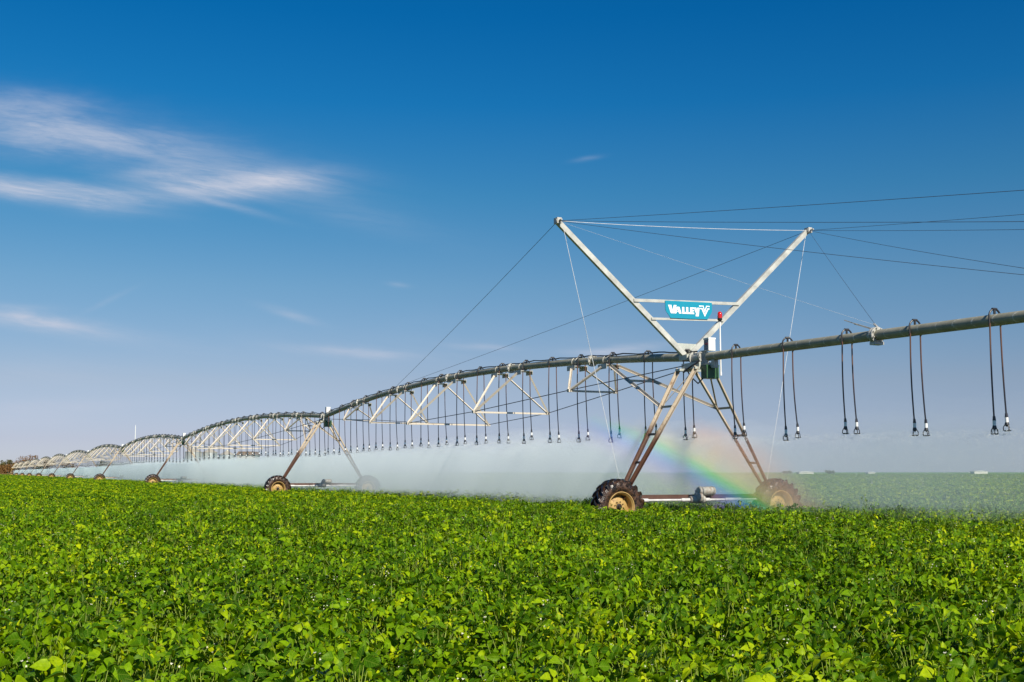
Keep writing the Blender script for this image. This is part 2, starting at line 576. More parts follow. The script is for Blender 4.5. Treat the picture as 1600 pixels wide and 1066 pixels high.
def make_tower():
    """local x across the line, y along it (away from the camera)"""
    t = empty('drive_tower', (0, 0, 0), YAW)
    wheel(t, -2.29)
    wheel(t, 2.29)
    ztop, zbot = 3.92, 0.86
    def legx(z):
        return 0.25 + (3.92 - z) / (3.92 - 0.86) * 1.90
    def legy(s, z):
        k = (3.92 - z) / (3.92 - 0.86)
        return (0.47 if s > 0 else -0.30) * (1 - k) + (0.17 if s > 0 else -0.02) * k
    for sx in (-1, 1):
        for sy in (-1, 1):
            q = MB()
            q.angle((sx * legx(3.96), legy(sy, 3.96), 3.96), (sx * legx(0.82), legy(sy, 0.82), 0.82), 0.085, 0.012, hint=(0, -1, 0), flip=sx)
            q.build('leg', M['leg'], t)
        for z in (3.0, 2.33, 1.66):
            q = MB()
            q.bar((sx * legx(z), legy(-1, z) + 0.01, z), (sx * legx(z), legy(1, z) - 0.01, z), 0.012, 0.055)
            q.build('rung', M['leg'], t)
    # long knee braces from the legs up to the pipe of the span behind, with their cross bar
    zp = PIPE_Z + 0.13
    ends = []
    for sx in (-1, 1):
        q = MB()
        a = Vector((sx * legx(3.0), legy(1, 3.0), 3.0))
        e = Vector((sx * 0.13, 4.0, zp))
        q.angle(a, e, 0.07, 0.01)
        q.build('knee_brace', M['truss'], t)
        ends.append(a.lerp(e, 0.62))
    q = MB()
    q.bar(ends[0], ends[1], 0.012, 0.06)
    q.build('brace_bar', M['truss'], t)
    for sx in (-1, 1):                        # diagonals inside the A, from the rung to the opposite top
        q = MB()
        q.bar((sx * legx(3.0), legy(1, 3.0), 3.0), (sx * 0.16, -0.22, 3.98), 0.04, 0.012)
        q.build('diagonal_brace', M['leg'], t)
    # base beam, drive shaft, motor
    q = MB()
    q.bar((-2.12, 0.16, 0.83), (2.12, 0.16, 0.83), 0.10, 0.13)
    for sx in (-1, 1):
        q.box((sx * 2.1 - 0.09, 0.02, 0.62), (sx * 2.1 + 0.09, 0.30, 0.90))
        q.box((sx * 2.29 - 0.10, 0.10, 0.52), (sx * 2.29 + 0.10, 0.30, 0.74))
    q.build('base_beam', M['beam'], t)
    q = MB()
    q.tube([(-2.05, 0.03, 0.77), (-0.3, 0.03, 0.77)], 0.028, 10)
    q.tube([(0.15, 0.03, 0.77), (2.05, 0.03, 0.77)], 0.028, 10)
    for x0, x1 in ((-2.0, -1.45), (-0.52, -0.22), (0.12, 0.30), (0.75, 1.2)):
        q.tube([(x0, 0.03, 0.77), (x1, 0.03, 0.77)], 0.045, 10)
    q.build('drive_shaft', M['shaft'], t, smooth=True)
    q = MB()
    q.tube([(0.0, 0.0, 0.98), (0.34, 0.0, 0.98)], [0.105, 0.105], 16)
    q.tube([(0.34, 0.0, 0.98), (0.40, 0.0, 0.98)], [0.115, 0.10], 16)
    q.tube([(-0.05, 0.0, 0.98), (0.0, 0.0, 0.98)], [0.09, 0.115], 16)
    q.tube([(-0.28, 0.02, 0.78), (0.12, 0.02, 0.78)], [0.085, 0.10], 14)
    q.tube([(-0.13, 0.0, 0.83), (-0.10, 0.0, 0.83), (0.02, 0.0, 0.83), (0.05, 0.0, 0.83)], [0.09, 0.125, 0.125, 0.09], 18)
    q.box((-0.09, -0.06, 0.88), (0.02, 0.07, 1.0))
    q.build('gear_motor', M['motor'], t, smooth=True)
    # head: pivot plates, coupling, boxes
    q = MB()
    q.box((-0.32, 0.30, 3.90), (0.32, 0.50, 3.955))
    q.box((-0.30, -0.34, 3.90), (0.30, -0.20, 3.955))
    q.box((-0.16, -0.30, 3.955), (0.16, 0.46, 4.085))
    q.build('head_plate', M['plate'], t)
    q = MB()
    for y0, y1, rr in ((-0.30, -0.26, 0.165), (-0.24, -0.20, 0.165), (0.10, 0.14, 0.165), (-0.20, 0.10, 0.125)):
        q.tube([(0, y0, PIPE_Z), (0, y1, PIPE_Z)], rr, 20)
    for k in range(8):
        an = 2 * math.pi * k / 8
        q.tube([(math.cos(an) * 0.14, -0.33, PIPE_Z + math.sin(an) * 0.14), (math.cos(an) * 0.14, -0.17, PIPE_Z + math.sin(an) * 0.14)], 0.014, 6)
    q.box((-0.05, -0.75, PIPE_Z - 0.26), (0.05, -0.2, PIPE_Z - 0.16))
    q.box((-0.06, -0.78, PIPE_Z - 0.30), (0.06, -0.66, PIPE_Z - 0.08))
    q.build('pipe_coupling', M['galv'], t)
    q = MB()
    q.box((-0.08, -0.60, 4.33), (0.11, -0.40, 4.62))
    q.box((-0.09, -0.61, 4.60), (0.12, -0.39, 4.64))
    box_o = q.build('control_box', M['white'], t)
    q = MB()
    q.box((-0.086, -0.59, 4.345), (-0.08, -0.41, 4.595))
    q.build('side_panel', M['greypanel'], box_o)
    q = MB()
    q.box((-0.090, -0.56, 4.47), (-0.086, -0.45, 4.52))
    q.build('printed_label', M['redlabel'], box_o)
    q = MB()
    q.box((-0.15, -0.60, 3.66), (0.20, -0.36, 3.97))
    q.box((-0.16, -0.605, 3.955), (0.21, -0.355, 3.985))
    q.build('switch_box', M['green'], t)
    q = MB()                                  # cable hanks at the head
    q.tube([(-0.14, -0.3, 4.1), (-0.3, -0.1, 3.95), (-0.28, 0.2, 3.85), (-0.1, 0.3, 4.0)], 0.022, 6)
    q.tube([(-0.12, -0.45, 3.7), (-0.2, -0.3, 3.55), (-0.22, 0.0, 3.75), (-0.15, 0.25, 3.95)], 0.018, 6)
    q.build('wiring', M['black'], t, smooth=True)
    return t


# ------------------------------------------------------------------ pipe spans
def arch(y, L, camber):
    k = 2 * y / L - 1
    return PIPE_Z + camber * (1 - k * k)


def gooseneck_mesh():
    q = MB()
    w = 0.125
    pts = []
    for i in range(13):
        a = math.pi * i / 12
        pts.append((-w * math.cos(a), 0, 0.055 + 0.14 * math.sin(a)))
    pts = [(-w, 0, -0.10)] + pts + [(w, 0, -0.10)]
    q.tube(pts, 0.017, 8)
    q.tube([(0, 0, 0.08), (0, 0, 0.195)], 0.022, 8)
    q.tube([(-0.05, 0, 0.193), (0.05, 0, 0.193)], 0.024, 8)
    return q


def hose_mesh(length, sway):
    """hangs from z=0 down to -length"""
    q = MB()
    pts = []
    for i in range(9):
        k = i / 8
        pts.append((sway * k * k, sway * 0.4 * math.sin(k * 3.1), -length * k))
    q.tube(pts, 0.0145, 8)
    q.tube([(sway * .92, 0, -length * 0.955), (sway, 0, -length)], [0.022, 0.030], 8)
    return q


def nozzle_mesh():
    q = MB()
    q.mi = 0
    q.tube([(0, 0, 0.0), (0, 0, -0.085)], 0.029, 12)
    q.mi = 1
    q.tube([(0, 0, -0.085), (0, 0, -0.13)], [0.030, 0.040], 12)
    q.tube([(0, 0, -0.13), (0, 0, -0.16)], [0.040, 0.014], 12)
    for k in range(3):
        a = 2 * math.pi * k / 3 + 0.5
        c, s_ = math.cos(a), math.sin(a)
        q.tube([(0.03 * c, 0.03 * s_, -0.12), (0.058 * c, 0.058 * s_, -0.165), (0.062 * c, 0.062 * s_, -0.225)], 0.009, 6)
    q.tube([(0, 0, -0.222), (0, 0, -0.240)], [0.07, 0.05], 14)
    return q


NECK = gooseneck_mesh().build('gooseneck', M['black'], None, smooth=True)
NOZ = nozzle_mesh().build('nozzle', [M['white'], M['black']], None, smooth=True)
HOSE_ME = {}


def hose_data(length, sway):
    key = (round(length / 0.06), round(sway / 0.02))
    if key not in HOSE_ME:
        o = hose_mesh(key[0] * 0.06, key[1] * 0.02).build('drop_hose', M['hose'], None, smooth=True)
        HOSE_ME[key] = (o.data, key[0] * 0.06, key[1] * 0.02)
        bpy.data.objects.remove(o)
    return HOSE_ME[key]


def new_part(name, data, parent, loc, rot=(0, 0, 0)):
    o = bpy.data.objects.new(name, data)
    COL.objects.link(o)
    o.parent = parent
    o.location = loc
    o.rotation_euler = rot
    return o


def add_drop(root, y, pz, nozzle_z):
    new_part('gooseneck', NECK.data, root, (0, y, pz), (0, random.uniform(-.03, .03), random.uniform(-.25, .25)))
    for s_ in (-1, 1):
        top = pz - 0.06
        ln = top - nozzle_z + random.uniform(-0.05, 0.05)
        data, ll, sway = hose_data(ln, random.uniform(0.025, 0.055))
        a = random.uniform(-0.25, 0.25)
        h = new_part('drop_hose', data, root, (s_ * 0.125, y, top), (0, random.uniform(-.004, .004) - s_ * 0.012, a))
        new_part('nozzle', NOZ.data, h, (sway, 0, -ll), (0, 0, random.uniform(0, 6)))


def make_span(L, panels, camber, ndrop, label, nz=2.47):
    root = empty('pipe_span', (0, 0, 0), YAW)
    tag(root, label, 'irrigation pipe')
    ns = len(panels) + 1
    sec = L / ns
    q = MB()
    y0, y1 = 0.16, L - 0.16
    pts = [(0, y0 + (y1 - y0) * i / 64, arch(y0 + (y1 - y0) * i / 64, L, camber)) for i in range(65)]
    q.tube(pts, PIPE_R, 20)
    q.build('pipe', M['pipe'], root, smooth=True)
    # power cable strapped along the top
    q = MB()
    pts = []
    n = 130
    for i in range(n + 1):
        y = y0 + (y1 - y0) * i / n
        sag = 0.035 * abs(math.sin(math.pi * y / (1.83 * 1.0))) + 0.01 * random.random()
        pts.append((-0.035 + 0.02 * math.sin(y * 1.3), y, arch(y, L, camber) + PIPE_R + 0.055 - sag))
    q.tube(pts, 0.019, 6)
    q.build('power_cable', M['black'], root, smooth=True)
    nodes = {-1: [], 1: []}
    for j, (drop, w) in enumerate(panels):
        yc = (j + 1) * sec
        zc = arch(yc, L, camber)
        q = MB()
        sl = (arch(yc + .1, L, camber) - arch(yc - .1, L, camber)) / 0.2
        dvec = Vector((0, 1, sl)).normalized()
        c = Vector((0, yc, zc))
        for o_ in (-0.05, 0.012):
            q.tube([c + dvec * o_, c + dvec * (o_ + 0.038)], 0.165, 20)
        for k in range(8):
            an = 2 * math.pi * k / 8 + 0.3
            off = Vector((math.cos(an) * 0.138, 0, math.sin(an) * 0.138))
            q.tube([c + off - dvec * 0.09, c + off + dvec * 0.09], 0.015, 6)
        q.build('pipe_flange', M['galv'], root)
        zn = zc - drop
        q = MB()
        for sy in (-1, 1):                    # bracket plates clamped under the pipe
            yb = yc + sy * 0.92
            zb = arch(yb, L, camber)
            q.box((-0.199, yb - 0.24, zb - PIPE_R - 0.055), (0.199, yb + 0.24, zb - PIPE_R - 0.035))
            for bx_ in (-0.205, 0.205):
                q.box((bx_ - 0.006, yb - 0.24, zb - PIPE_R - 0.16), (bx_ + 0.006, yb + 0.24, zb - PIPE_R - 0.02))
            for yy_ in (-0.12, 0.12):
                q.tube([(math.cos(a_) * (PIPE_R + 0.012), yb + yy_, zb + math.sin(a_) * (PIPE_R + 0.012)) for a_ in [math.pi * 2 * i_ / 16 for i_ in range(17)]], 0.012, 6, cap=False)
        q.build('pipe_bracket', M['galv'], root)
        q = MB()
        for sx in (-1, 1):
            node = Vector((sx * w, yc, zn))
            nodes[sx].append(node)
            for sy in (-1, 1):
                yb = yc + sy * 0.92
                zb = arch(yb, L, camber) - PIPE_R - 0.10
                q.angle((sx * 0.21, yb - sy * 0.05, zb), node + Vector((0, sy * 0.03, 0.0)), 0.058, 0.009, hint=(0, -sy, 0.3), flip=sx)
            q.box((node.x - 0.05, node.y - 0.06, node.z - 0.055), (node.x + 0.05, node.y + 0.06, node.z + 0.03))
        tp = q.build('truss_brace', M['truss'], root)
        q = MB()
        q.bar((-w + 0.05, yc, zn - 0.02), (w - 0.05, yc, zn - 0.02), 0.05, 0.055)
        cb = q.build('cross_bar', M['truss'], tp)
    for sx in (-1, 1):
        q = MB()
        pts = [Vector((sx * 0.14, 0.45, PIPE_Z - 0.16))] + nodes[sx] + [Vector((sx * 0.14, L - 0.40, PIPE_Z - 0.16))]
        q.tube(pts, 0.0125, 6)
        q.build('truss_rod', M['cable'], root, smooth=True)
    for i in range(ndrop):
        y = 0.62 + 1.83 * i
        if y > L - 0.5:
            break
        z = arch(y, L, camber)
        add_drop(root, y, z, nz + 0.25 * (z - PIPE_Z) + 0.0)
    return root


P5 = [(0.86, 0.75), (1.45, 1.33), (1.70, 1.60), (1.36, 1.25), (0.78, 0.70)]
P7 = [(0.82, 0.70), (1.35, 1.22), (1.70, 1.60), (1.82, 1.75), (1.70, 1.60), (1.35, 1.22), (0.82, 0.70)]
L1, L2 = 32.7, 42.2
NT_ = 11
tpos = [0.0] + [L1 + L2 * i for i in range(NT_)]     # the last one is the pivot point

tower0 = make_tower()
tower_labels = [
    'nearest drive tower, its rusty legs standing below the turquoise sign',
    'second drive tower from the right, dark lugged wheel clear of the mist, no mast above',
    'third drive tower from the right, its small wheel just right of the shiny grain bins\' left edge',
    'fourth drive tower from the right, long thin leg left of the bins over a small wheel',
    'fifth drive tower from the right, sharing no bins or sign, wheel half hidden by crop',
    'sixth drive tower from the right along the sprinkler line',
    'seventh drive tower from the right along the sprinkler line',
    'fourth drive tower from the far left end of the line',
    'third drive tower from the far left end of the line',
    'second drive tower from the far left end of the line',
    'farthest and smallest drive tower, last before the rusty pivot frame',
]
tower_labels[2] = 'third drive tower from the right, standing just left of the shiny grain bins'
tower_labels[3] = 'fourth drive tower from the right, below the thin white radio mast'
tower_labels[4] = 'fifth drive tower from the right, a small grey wheel under one thin leg'
for i in range(NT_):
    o = tower0 if i == 0 else copy_tree(tower0)
    o.location = machine_point(0, tpos[i] + 0.2)
    tag(o, tower_labels[i], 'irrigation tower', 'drive towers carrying the sprinkler pipe')

span_names = ['nearest', 'second', 'third', 'fourth', 'fifth', 'sixth', 'seventh', 'eighth', 'ninth', 'tenth', 'eleventh']
s1 = make_span(L1, P5, 0.70, 18, 'nearest arched pipe span, between the sign tower and the second tower')
s1.location = machine_point(0, 0)
s2 = make_span(L2, P7, 0.64, 23, 'arched pipe span between the second and third towers, in front of the grain bins')
s2.location = machine_point(0, tpos[1])
pairs = ['third and fourth', 'fourth and fifth', 'fifth and sixth', 'sixth and seventh', 'seventh and eighth', 'eighth and ninth', 'ninth and tenth', 'tenth and eleventh']
for i in range(2, NT_):
    o = copy_tree(s2)
    o.location = machine_point(0, tpos[i])
    if i < NT_ - 1:
        lb = 'arched pipe span between the %s towers counted from the right' % pairs[i - 2]
    else:
        lb = 'farthest pipe span, from the smallest tower to the rusty pivot frame'
    tag(o, lb, 'irrigation pipe')
for o in [s1, s2] + [x for x in bpy.data.objects if x.name.startswith('pipe_span')]:
    o['group'] = 'arched pipe spans of the sprinkler line'

# overhang to the right of the sign tower, held up by the mast cables
ov = empty('overhang_pipe', machine_point(0, 0), YAW)
tag(ov, 'straight grey pipe running out of frame at right, hung on cables', 'irrigation pipe')


def ovz(t):
    return 4.195 - 0.0165 * t


q = MB()
q.tube([(0, -y, ovz(y)) for y in (0.28, 4, 8, 12, 16, 20, 24)], PIPE_R, 24)
q.build('pipe', M['pipe'], ov, smooth=True)
for tt in (5.95, 12.0, 18.0, 23.5):
    q = MB()
    c = Vector((0, -tt, ovz(tt)))
    for o_ in (-0.05, 0.012):
        q.tube([c + Vector((0, o_, 0)), c + Vector((0, o_ + 0.04, 0))], 0.165, 20)
    for k in range(8):
        an = 2 * math.pi * k / 8 + 0.3
        off = Vector((math.cos(an) * 0.138, 0, math.sin(an) * 0.138))
        q.tube([c + off + Vector((0, -0.09, 0)), c + off + Vector((0, 0.09, 0))], 0.015, 6)
    q.box((-0.10, -tt - 0.08, c.z - 0.19), (0.12, -tt + 0.08, c.z - 0.13))
    q.bar(c + Vector((-0.05, 0.02, 0.12)), c + Vector((-0.16, 0.42, 0.27)), 0.035, 0.03)
    q.bar(c + Vector((-0.16, 0.35, 0.25)), c + Vector((-0.24, 0.62, 0.36)), 0.018)
    q.bar(c + Vector((0.08, 0.0, 0.13)), c + Vector((0.16, 0.22, 0.26)), 0.035, 0.03)
    q.build('pipe_flange', M['galv'], ov)
for i in range(6):
    tt = 1.38 + 1.868 * i
    add_drop(ov, -tt, ovz(tt), 2.44 - 0.012 * tt)
bpy.data.objects.remove(NECK)
bpy.data.objects.remove(NOZ)

# ------------------------------------------------------------------ V mast, sign, beacon
TL = Vector((-3.60, 0.62, 7.36))
TR = Vector((3.88, 0.62, 7.80))
ML = Vector((-0.10, 0.62, 4.34))
MR = Vector((0.10, 0.62, 4.34))
mast = empty('support_mast', machine_point(0, 0), YAW)
tag(mast, 'tall pale V shaped steel mast on the nearest tower, cables from both tips', 'mast')
for a, e, sx in ((ML, TL, -1), (MR, TR, 1)):
    q = MB()
    q.bar(a - (e - a).normalized() * 0.05, e, 0.012, 0.125, hint=(-sx * 1, 0, 1))
    n_ = (e - a).normalized()
    side = Vector((0, 1, 0)).cross(n_).normalized()
    for k in (-1, 1):                         # channel flanges
        p0 = a + side * (k * 0.057) + Vector((0, 0.045, 0))
        p1 = e + side * (k * 0.057) + Vector((0, 0.045, 0))
        q.bar(p0, p1, 0.09, 0.012, hint=side)
    q.build('mast_arm', M['mast'], mast)
    q = MB()
    q.tube([e + Vector((-0.07, 0, 0)), e + Vector((0.07, 0, 0))], 0.055, 10)
    q.box(tuple(e + Vector((-0.06, -0.08, -0.07))), tuple(e + Vector((0.06, 0.10, 0.07))))
    q.tube([e + Vector((0, -0.05, 0)), e + Vector((0, -0.2, 0.0))], 0.02, 6)
    q.build('cable_clamp', M['galv'], mast)


def on_arm(z, sx):
    a, e = (ML, TL) if sx < 0 else (MR, TR)
    return a.lerp(e, (z - a.z) / (e.z - a.z))


for zl, zr, th in ((5.585, 5.685, 0.075), (5.16, 5.235, 0.055)):
    q = MB()
    q.bar(on_arm(zl, -1) + Vector((0.0, -0.022, 0)), on_arm(zr, 1) + Vector((-0.0, -0.022, 0)), 0.03, th)
    q.build('cross_bar', M['mast'], mast)
q = MB()
q.prism([(-0.13, 4.28), (0.13, 4.28), (0.42, 4.60), (-0.42, 4.60)], 0.655, 0.667)
q.box((-0.14, 0.45, 4.18), (0.14, 0.80, 4.31))
q.build('gusset_plate', M['plate'], mast)


def cable(a, e, r, m, sag=0.0):
    q = MB()
    a, e = Vector(a), Vector(e)
    pts = []
    for i in range(13):
        k = i / 12
        p = a.lerp(e, k)
        p.z -= sag * 4 * k * (1 - k)
        pts.append(p)
    q.tube(pts, r, 6)
    return q.build('stay_cable', M[m], mast, smooth=True)


cable(TL, TR, 0.0065, 'pcable', 0.05)
for e in (TL, TR):
    for tt in (12.0, 18.0, 23.5):
        cable(e, (0, -tt, ovz(tt) + 0.15), 0.0048, 'cable', 0.06)
    cable(e, (0, -5.95, ovz(5.95) + 0.2), 0.0025 if e is TL else 0.004, 'pcable' if e is TL else 'cable', 0.02)
cable(TL, (-0.05, 22.0, 5.0), 0.006, 'cable', 0.05)
cable(TR, (0.05, 22.0, 5.0), 0.0055, 'cable', 0.05)
cable(TL + Vector((0.15, 0, -0.18)), (-2.05, 0.36, 0.9), 0.006, 'pcable', 0.03)
cable(TR + Vector((-0.1, 0, -0.15)), (2.05, 0.36, 0.9), 0.006, 'pcable', 0.03)

# the sign: coffin-shaped turquoise board hung between the two cross bars
SX0, SZ0, SW, SH = -0.70, 5.18, 1.38, 0.445
sign = empty('sign', machine_point(0, 0.62) + Vector((0, 0, SZ0)), YAW)
tag(sign, 'turquoise sign reading VALLEY in white, hung in the V of the mast', 'sign')
q = MB()
tilt = 0.022


def sp(u, v):
    """sign board coordinates 0..1 -> local x,z (the board follows the slight tilt of the bars)"""
    return (SX0 + 0.03 + u * SW, v * SH + u * SW * tilt + 0.01)


q.prism([sp(*p) for p in ((0.0, 0.98), (1.0, 0.98), (1.0, 0.5), (0.985, 0.38), (0.90, 0.02), (0.11, 0.02), (0.015, 0.38), (0.0, 0.5))], -0.062, -0.048)
board = q.build('sign_board', M['sign'], sign)
K = MB()


def let(poly, dx=0, sx=1, y0=-0.0665, y1=-0.0605):
    K.prism([sp(x * sx + dx, z) for x, z in poly], y0, y1)


LB, LT = 0.285, 0.66
let([(0.055, 0.75), (0.125, 0.75), (0.150, 0.45), (0.175, 0.75), (0.235, 0.75), (0.178, LB), (0.112, LB)])      # V, larger
# A: two legs and a bar
let([(0.160, LB), (0.215, LT), (0.245, LT), (0.232, 0.53), (0.207, LB)], 0.02)
let([(0.245, LT), (0.275, LT), (0.318, LB), (0.268, LB), (0.232, 0.53)], 0.02)
let([(0.2305, 0.37), (0.262, 0.37), (0.262, 0.43), (0.2305, 0.43)], 0.02, y0=-0.0663)
for lx in (0.352, 0.437):                                                       # L L
    let([(lx, LB), (lx + 0.083, LB), (lx + 0.083, 0.385), (lx + 0.046, 0.385), (lx + 0.046, LT), (lx, LT)])
ex = 0.523
let([(ex, LB), (ex + 0.045, LB), (ex + 0.045, LT), (ex, LT)])                   # E
for zb, zt in ((LB, 0.375), (0.44, 0.515), (0.575, LT)):
    let([(ex + 0.045, zb), (ex + 0.085, zb), (ex + 0.085, zt), (ex + 0.045, zt)])
let([(0.605, LT), (0.655, LT), (0.666, 0.49), (0.679, LT), (0.727, LT), (0.705, 0.17), (0.640, 0.17), (0.640, 0.26), (0.652, 0.29)])   # Y with its low tail
K.build('lettering', M['letter'], board)
K = MB()
# emblem: a V drawn with a double line, two short flags on either side
let([(0.770, 0.585), (0.800, 0.585), (0.838, 0.32), (0.838, 0.16)])
let([(0.838, 0.16), (0.838, 0.32), (0.888, 0.585), (0.918, 0.585)])
let([(0.795, 0.75), (0.815, 0.75), (0.838, 0.545), (0.838, 0.38)])
let([(0.838, 0.38), (0.838, 0.545), (0.868, 0.75), (0.888, 0.75)])
let([(0.715, 0.79), (0.815, 0.79), (0.815, 0.75), (0.720, 0.72)])
let([(0.735, 0.65), (0.785, 0.65), (0.800, 0.585), (0.745, 0.585)])
let([(0.868, 0.75), (0.945, 0.72), (0.945, 0.79), (0.868, 0.79)])
let([(0.888, 0.585), (0.940, 0.585), (0.945, 0.65), (0.900, 0.65)])
K.build('emblem', M['letter'], board)

beacon = empty('warning_beacon', machine_point(0.15, -0.55), YAW)
tag(beacon, 'red warning beacon on a thin white post beside the white control box', 'beacon light')
q = MB()
q.tube([(0, 0, 3.78), (0, 0, 5.02)], 0.017, 8)
q.tube([(0, 0, 3.72), (0, 0, 3.80)], 0.024, 8)
q.build('post', M['white'], beacon, smooth=True)
q = MB()
q.tube([(0, 0, 5.02), (0, 0, 5.05), (0, 0, 5.06), (0, 0, 5.10)], [0.03, 0.05, 0.058, 0.058], 14)
q.build('lamp_base', M['black'], beacon, smooth=True)
q = MB()
q.tube([(0, 0, 5.10), (0, 0, 5.16), (0, 0, 5.21), (0, 0, 5.245), (0, 0, 5.26)], [0.056, 0.06, 0.056, 0.04, 0.012], 16)
q.build('lamp_lens', M['lens'], beacon, smooth=True)

# ------------------------------------------------------------------ pivot frame at the far end
pv = empty('pivot_frame', machine_point(0, tpos[-1] + 0.4), YAW)
tag(pv, 'small rusty pyramid frame at the far left end of the sprinkler line', 'pivot point')
for sx in (-1, 1):
    for sy in (-1, 1):
        q = MB()
        q.angle((sx * 1.9, sy * 1.9, 0), (sx * 0.25, sy * 0.25, 4.4), 0.12, 0.015)
        q.build('leg', M['rim'], pv)
q = MB()
for z in (1.3, 2.8):
    k = 1.9 - z / 4.4 * 1.65
    for a, e in (((-k, -k), (k, -k)), ((k, -k), (k, k)), ((k, k), (-k, k)), ((-k, k), (-k, -k))):
        q.bar((a[0], a[1], z), (e[0], e[1], z), 0.08)
q.build('brace', M['rim'], pv)
q = MB()
q.tube([(0, 0, 0), (0, 0, 4.5), (0, -0.25, 4.75), (0, -0.6, 4.5)], 0.11, 12)
q.build('riser_pipe', M['pipe'], pv, smooth=True)

# ------------------------------------------------------------------ bean crop
def leaf_material():
    m = bpy.data.materials.new('bean leaf')
    m.use_nodes = True
    t = NT(m.node_tree)
    t.n.clear()
    out = t.node('ShaderNodeOutputMaterial')
    at = t.node('ShaderNodeAttribute', attribute_name='tone')
    info = t.node('ShaderNodeObjectInfo')
    geo = t.node('ShaderNodeNewGeometry')
    big = t.noise(geo.outputs['Position'], 0.22, 3.0, 0.5)
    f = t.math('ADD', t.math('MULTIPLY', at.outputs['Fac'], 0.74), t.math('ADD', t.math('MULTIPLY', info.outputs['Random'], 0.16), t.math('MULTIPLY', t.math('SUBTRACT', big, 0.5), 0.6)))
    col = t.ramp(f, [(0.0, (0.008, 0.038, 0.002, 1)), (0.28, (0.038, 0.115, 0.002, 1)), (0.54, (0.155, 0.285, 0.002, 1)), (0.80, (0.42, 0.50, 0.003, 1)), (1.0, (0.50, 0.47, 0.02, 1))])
    al = t.node('ShaderNodeAttribute', attribute_name='along').outputs['Fac']
    ac = t.node('ShaderNodeAttribute', attribute_name='across').outputs['Fac']
    side = t.math('FRACT', t.math('MULTIPLY', t.math('SUBTRACT', al, t.math('MULTIPLY', ac, 0.33)), 5.5))
    vein = t.math('MAXIMUM', t.maprange(t.math('ABSOLUTE', t.math('SUBTRACT', side, 0.5)), 0.0, 0.13, 0.75, 0.0), t.maprange(ac, 0.0, 0.10, 1.0, 0.0))
    mott = t.noise(geo.outputs['Position'], 55.0, 3.0, 0.6)
    col = t.mix(t.math('MULTIPLY', vein, 0.30), col, (0.34, 0.42, 0.05, 1))
    col = t.mix(1.0, col, t.ramp(mott, [(0.3, (0.72, 0.76, 0.7, 1)), (0.7, (1.2, 1.16, 1.2, 1))]), 'MULTIPLY')
    b = t.node('ShaderNodeBsdfPrincipled')
    t.l.new(col, b.inputs['Base Color'])
    b.inputs['Roughness'].default_value = 0.42
    b.inputs['Specular IOR Level'].default_value = 0.16
    b.inputs['Specular Tint'].default_value = (0.75, 0.9, 0.35, 1)
    tr = t.node('ShaderNodeBsdfTranslucent')
    t.l.new(t.mix(0.5, col, (0.38, 0.50, 0.005, 1)), tr.inputs['Color'])
    mx = t.node('ShaderNodeMixShader')
    mx.inputs[0].default_value = 0.22
    t.l.new(b.outputs[0], mx.inputs[1])
    t.l.new(tr.outputs[0], mx.inputs[2])
    t.l.new(mx.outputs[0], out.inputs['Surface'])
    return m


LEAF = leaf_material()
STEM = simple('yellow green bean stem', (0.20, 0.27, 0.025), 0.6, 0, 0.2, 20.0)
PETAL = simple('white bean flower', (0.66, 0.64, 0.46), 0.6, 0, 0.05)


def leaflet(q, tones, base, direction, normal, length, width, tone, fold, droop):
    """an ovate pointed leaflet, folded along its midrib and drooping to the tip"""
    d = direction.normalized()
    n = (normal - d * normal.dot(d)).normalized()
    s_ = d.cross(n).normalized()
    mid = []
    for k in (0.0, 0.28, 0.62, 1.0):
        mid.append(base + d * (length * k * (1 - 0.18 * droop * k)) - n * (droop * length * 0.55 * k * k))
    vs = list(mid)
    for sg in (-1, 1):
        for k, ww in ((0.06, 0.30), (0.24, 0.93), (0.50, 0.86), (0.78, 0.42)):
            p = base + d * (length * k * (1 - 0.18 * droop * k)) - n * (droop * length * 0.55 * k * k)
            vs.append(p + s_ * (sg * width * 0.5 * ww) + n * (fold * width * 0.5 * ww))
    fs = []
    for o_ in (4, 8):
        f4 = [(0, 1, o_ + 1, o_), (1, 2, o_ + 2, o_ + 1), (2, 3, o_ + 3, o_ + 2)]
        fs += f4 if o_ == 4 else [f[::-1] for f in f4]
    q.add(vs, fs)
    tones += [tone] * len(vs)
    q.uv = getattr(q, 'uv', {})
    o0 = len(q.v) - len(vs)
    for i_, k in enumerate((0.0, 0.28, 0.62, 1.0)):
        q.uv[o0 + i_] = (k, 0.0)
    for sg_ in range(2):
        for i_, (k, ww) in enumerate(((0.06, 0.30), (0.24, 0.93), (0.50, 0.86), (0.78, 0.42))):
            q.uv[o0 + 4 + sg_ * 4 + i_] = (k, ww)


def rand_dir(r, spread):
    a = r.uniform(0, 2 * math.pi)
    e = r.uniform(0, spread)
    return Vector((math.sin(e) * math.cos(a), math.sin(e) * math.sin(a), math.cos(e)))


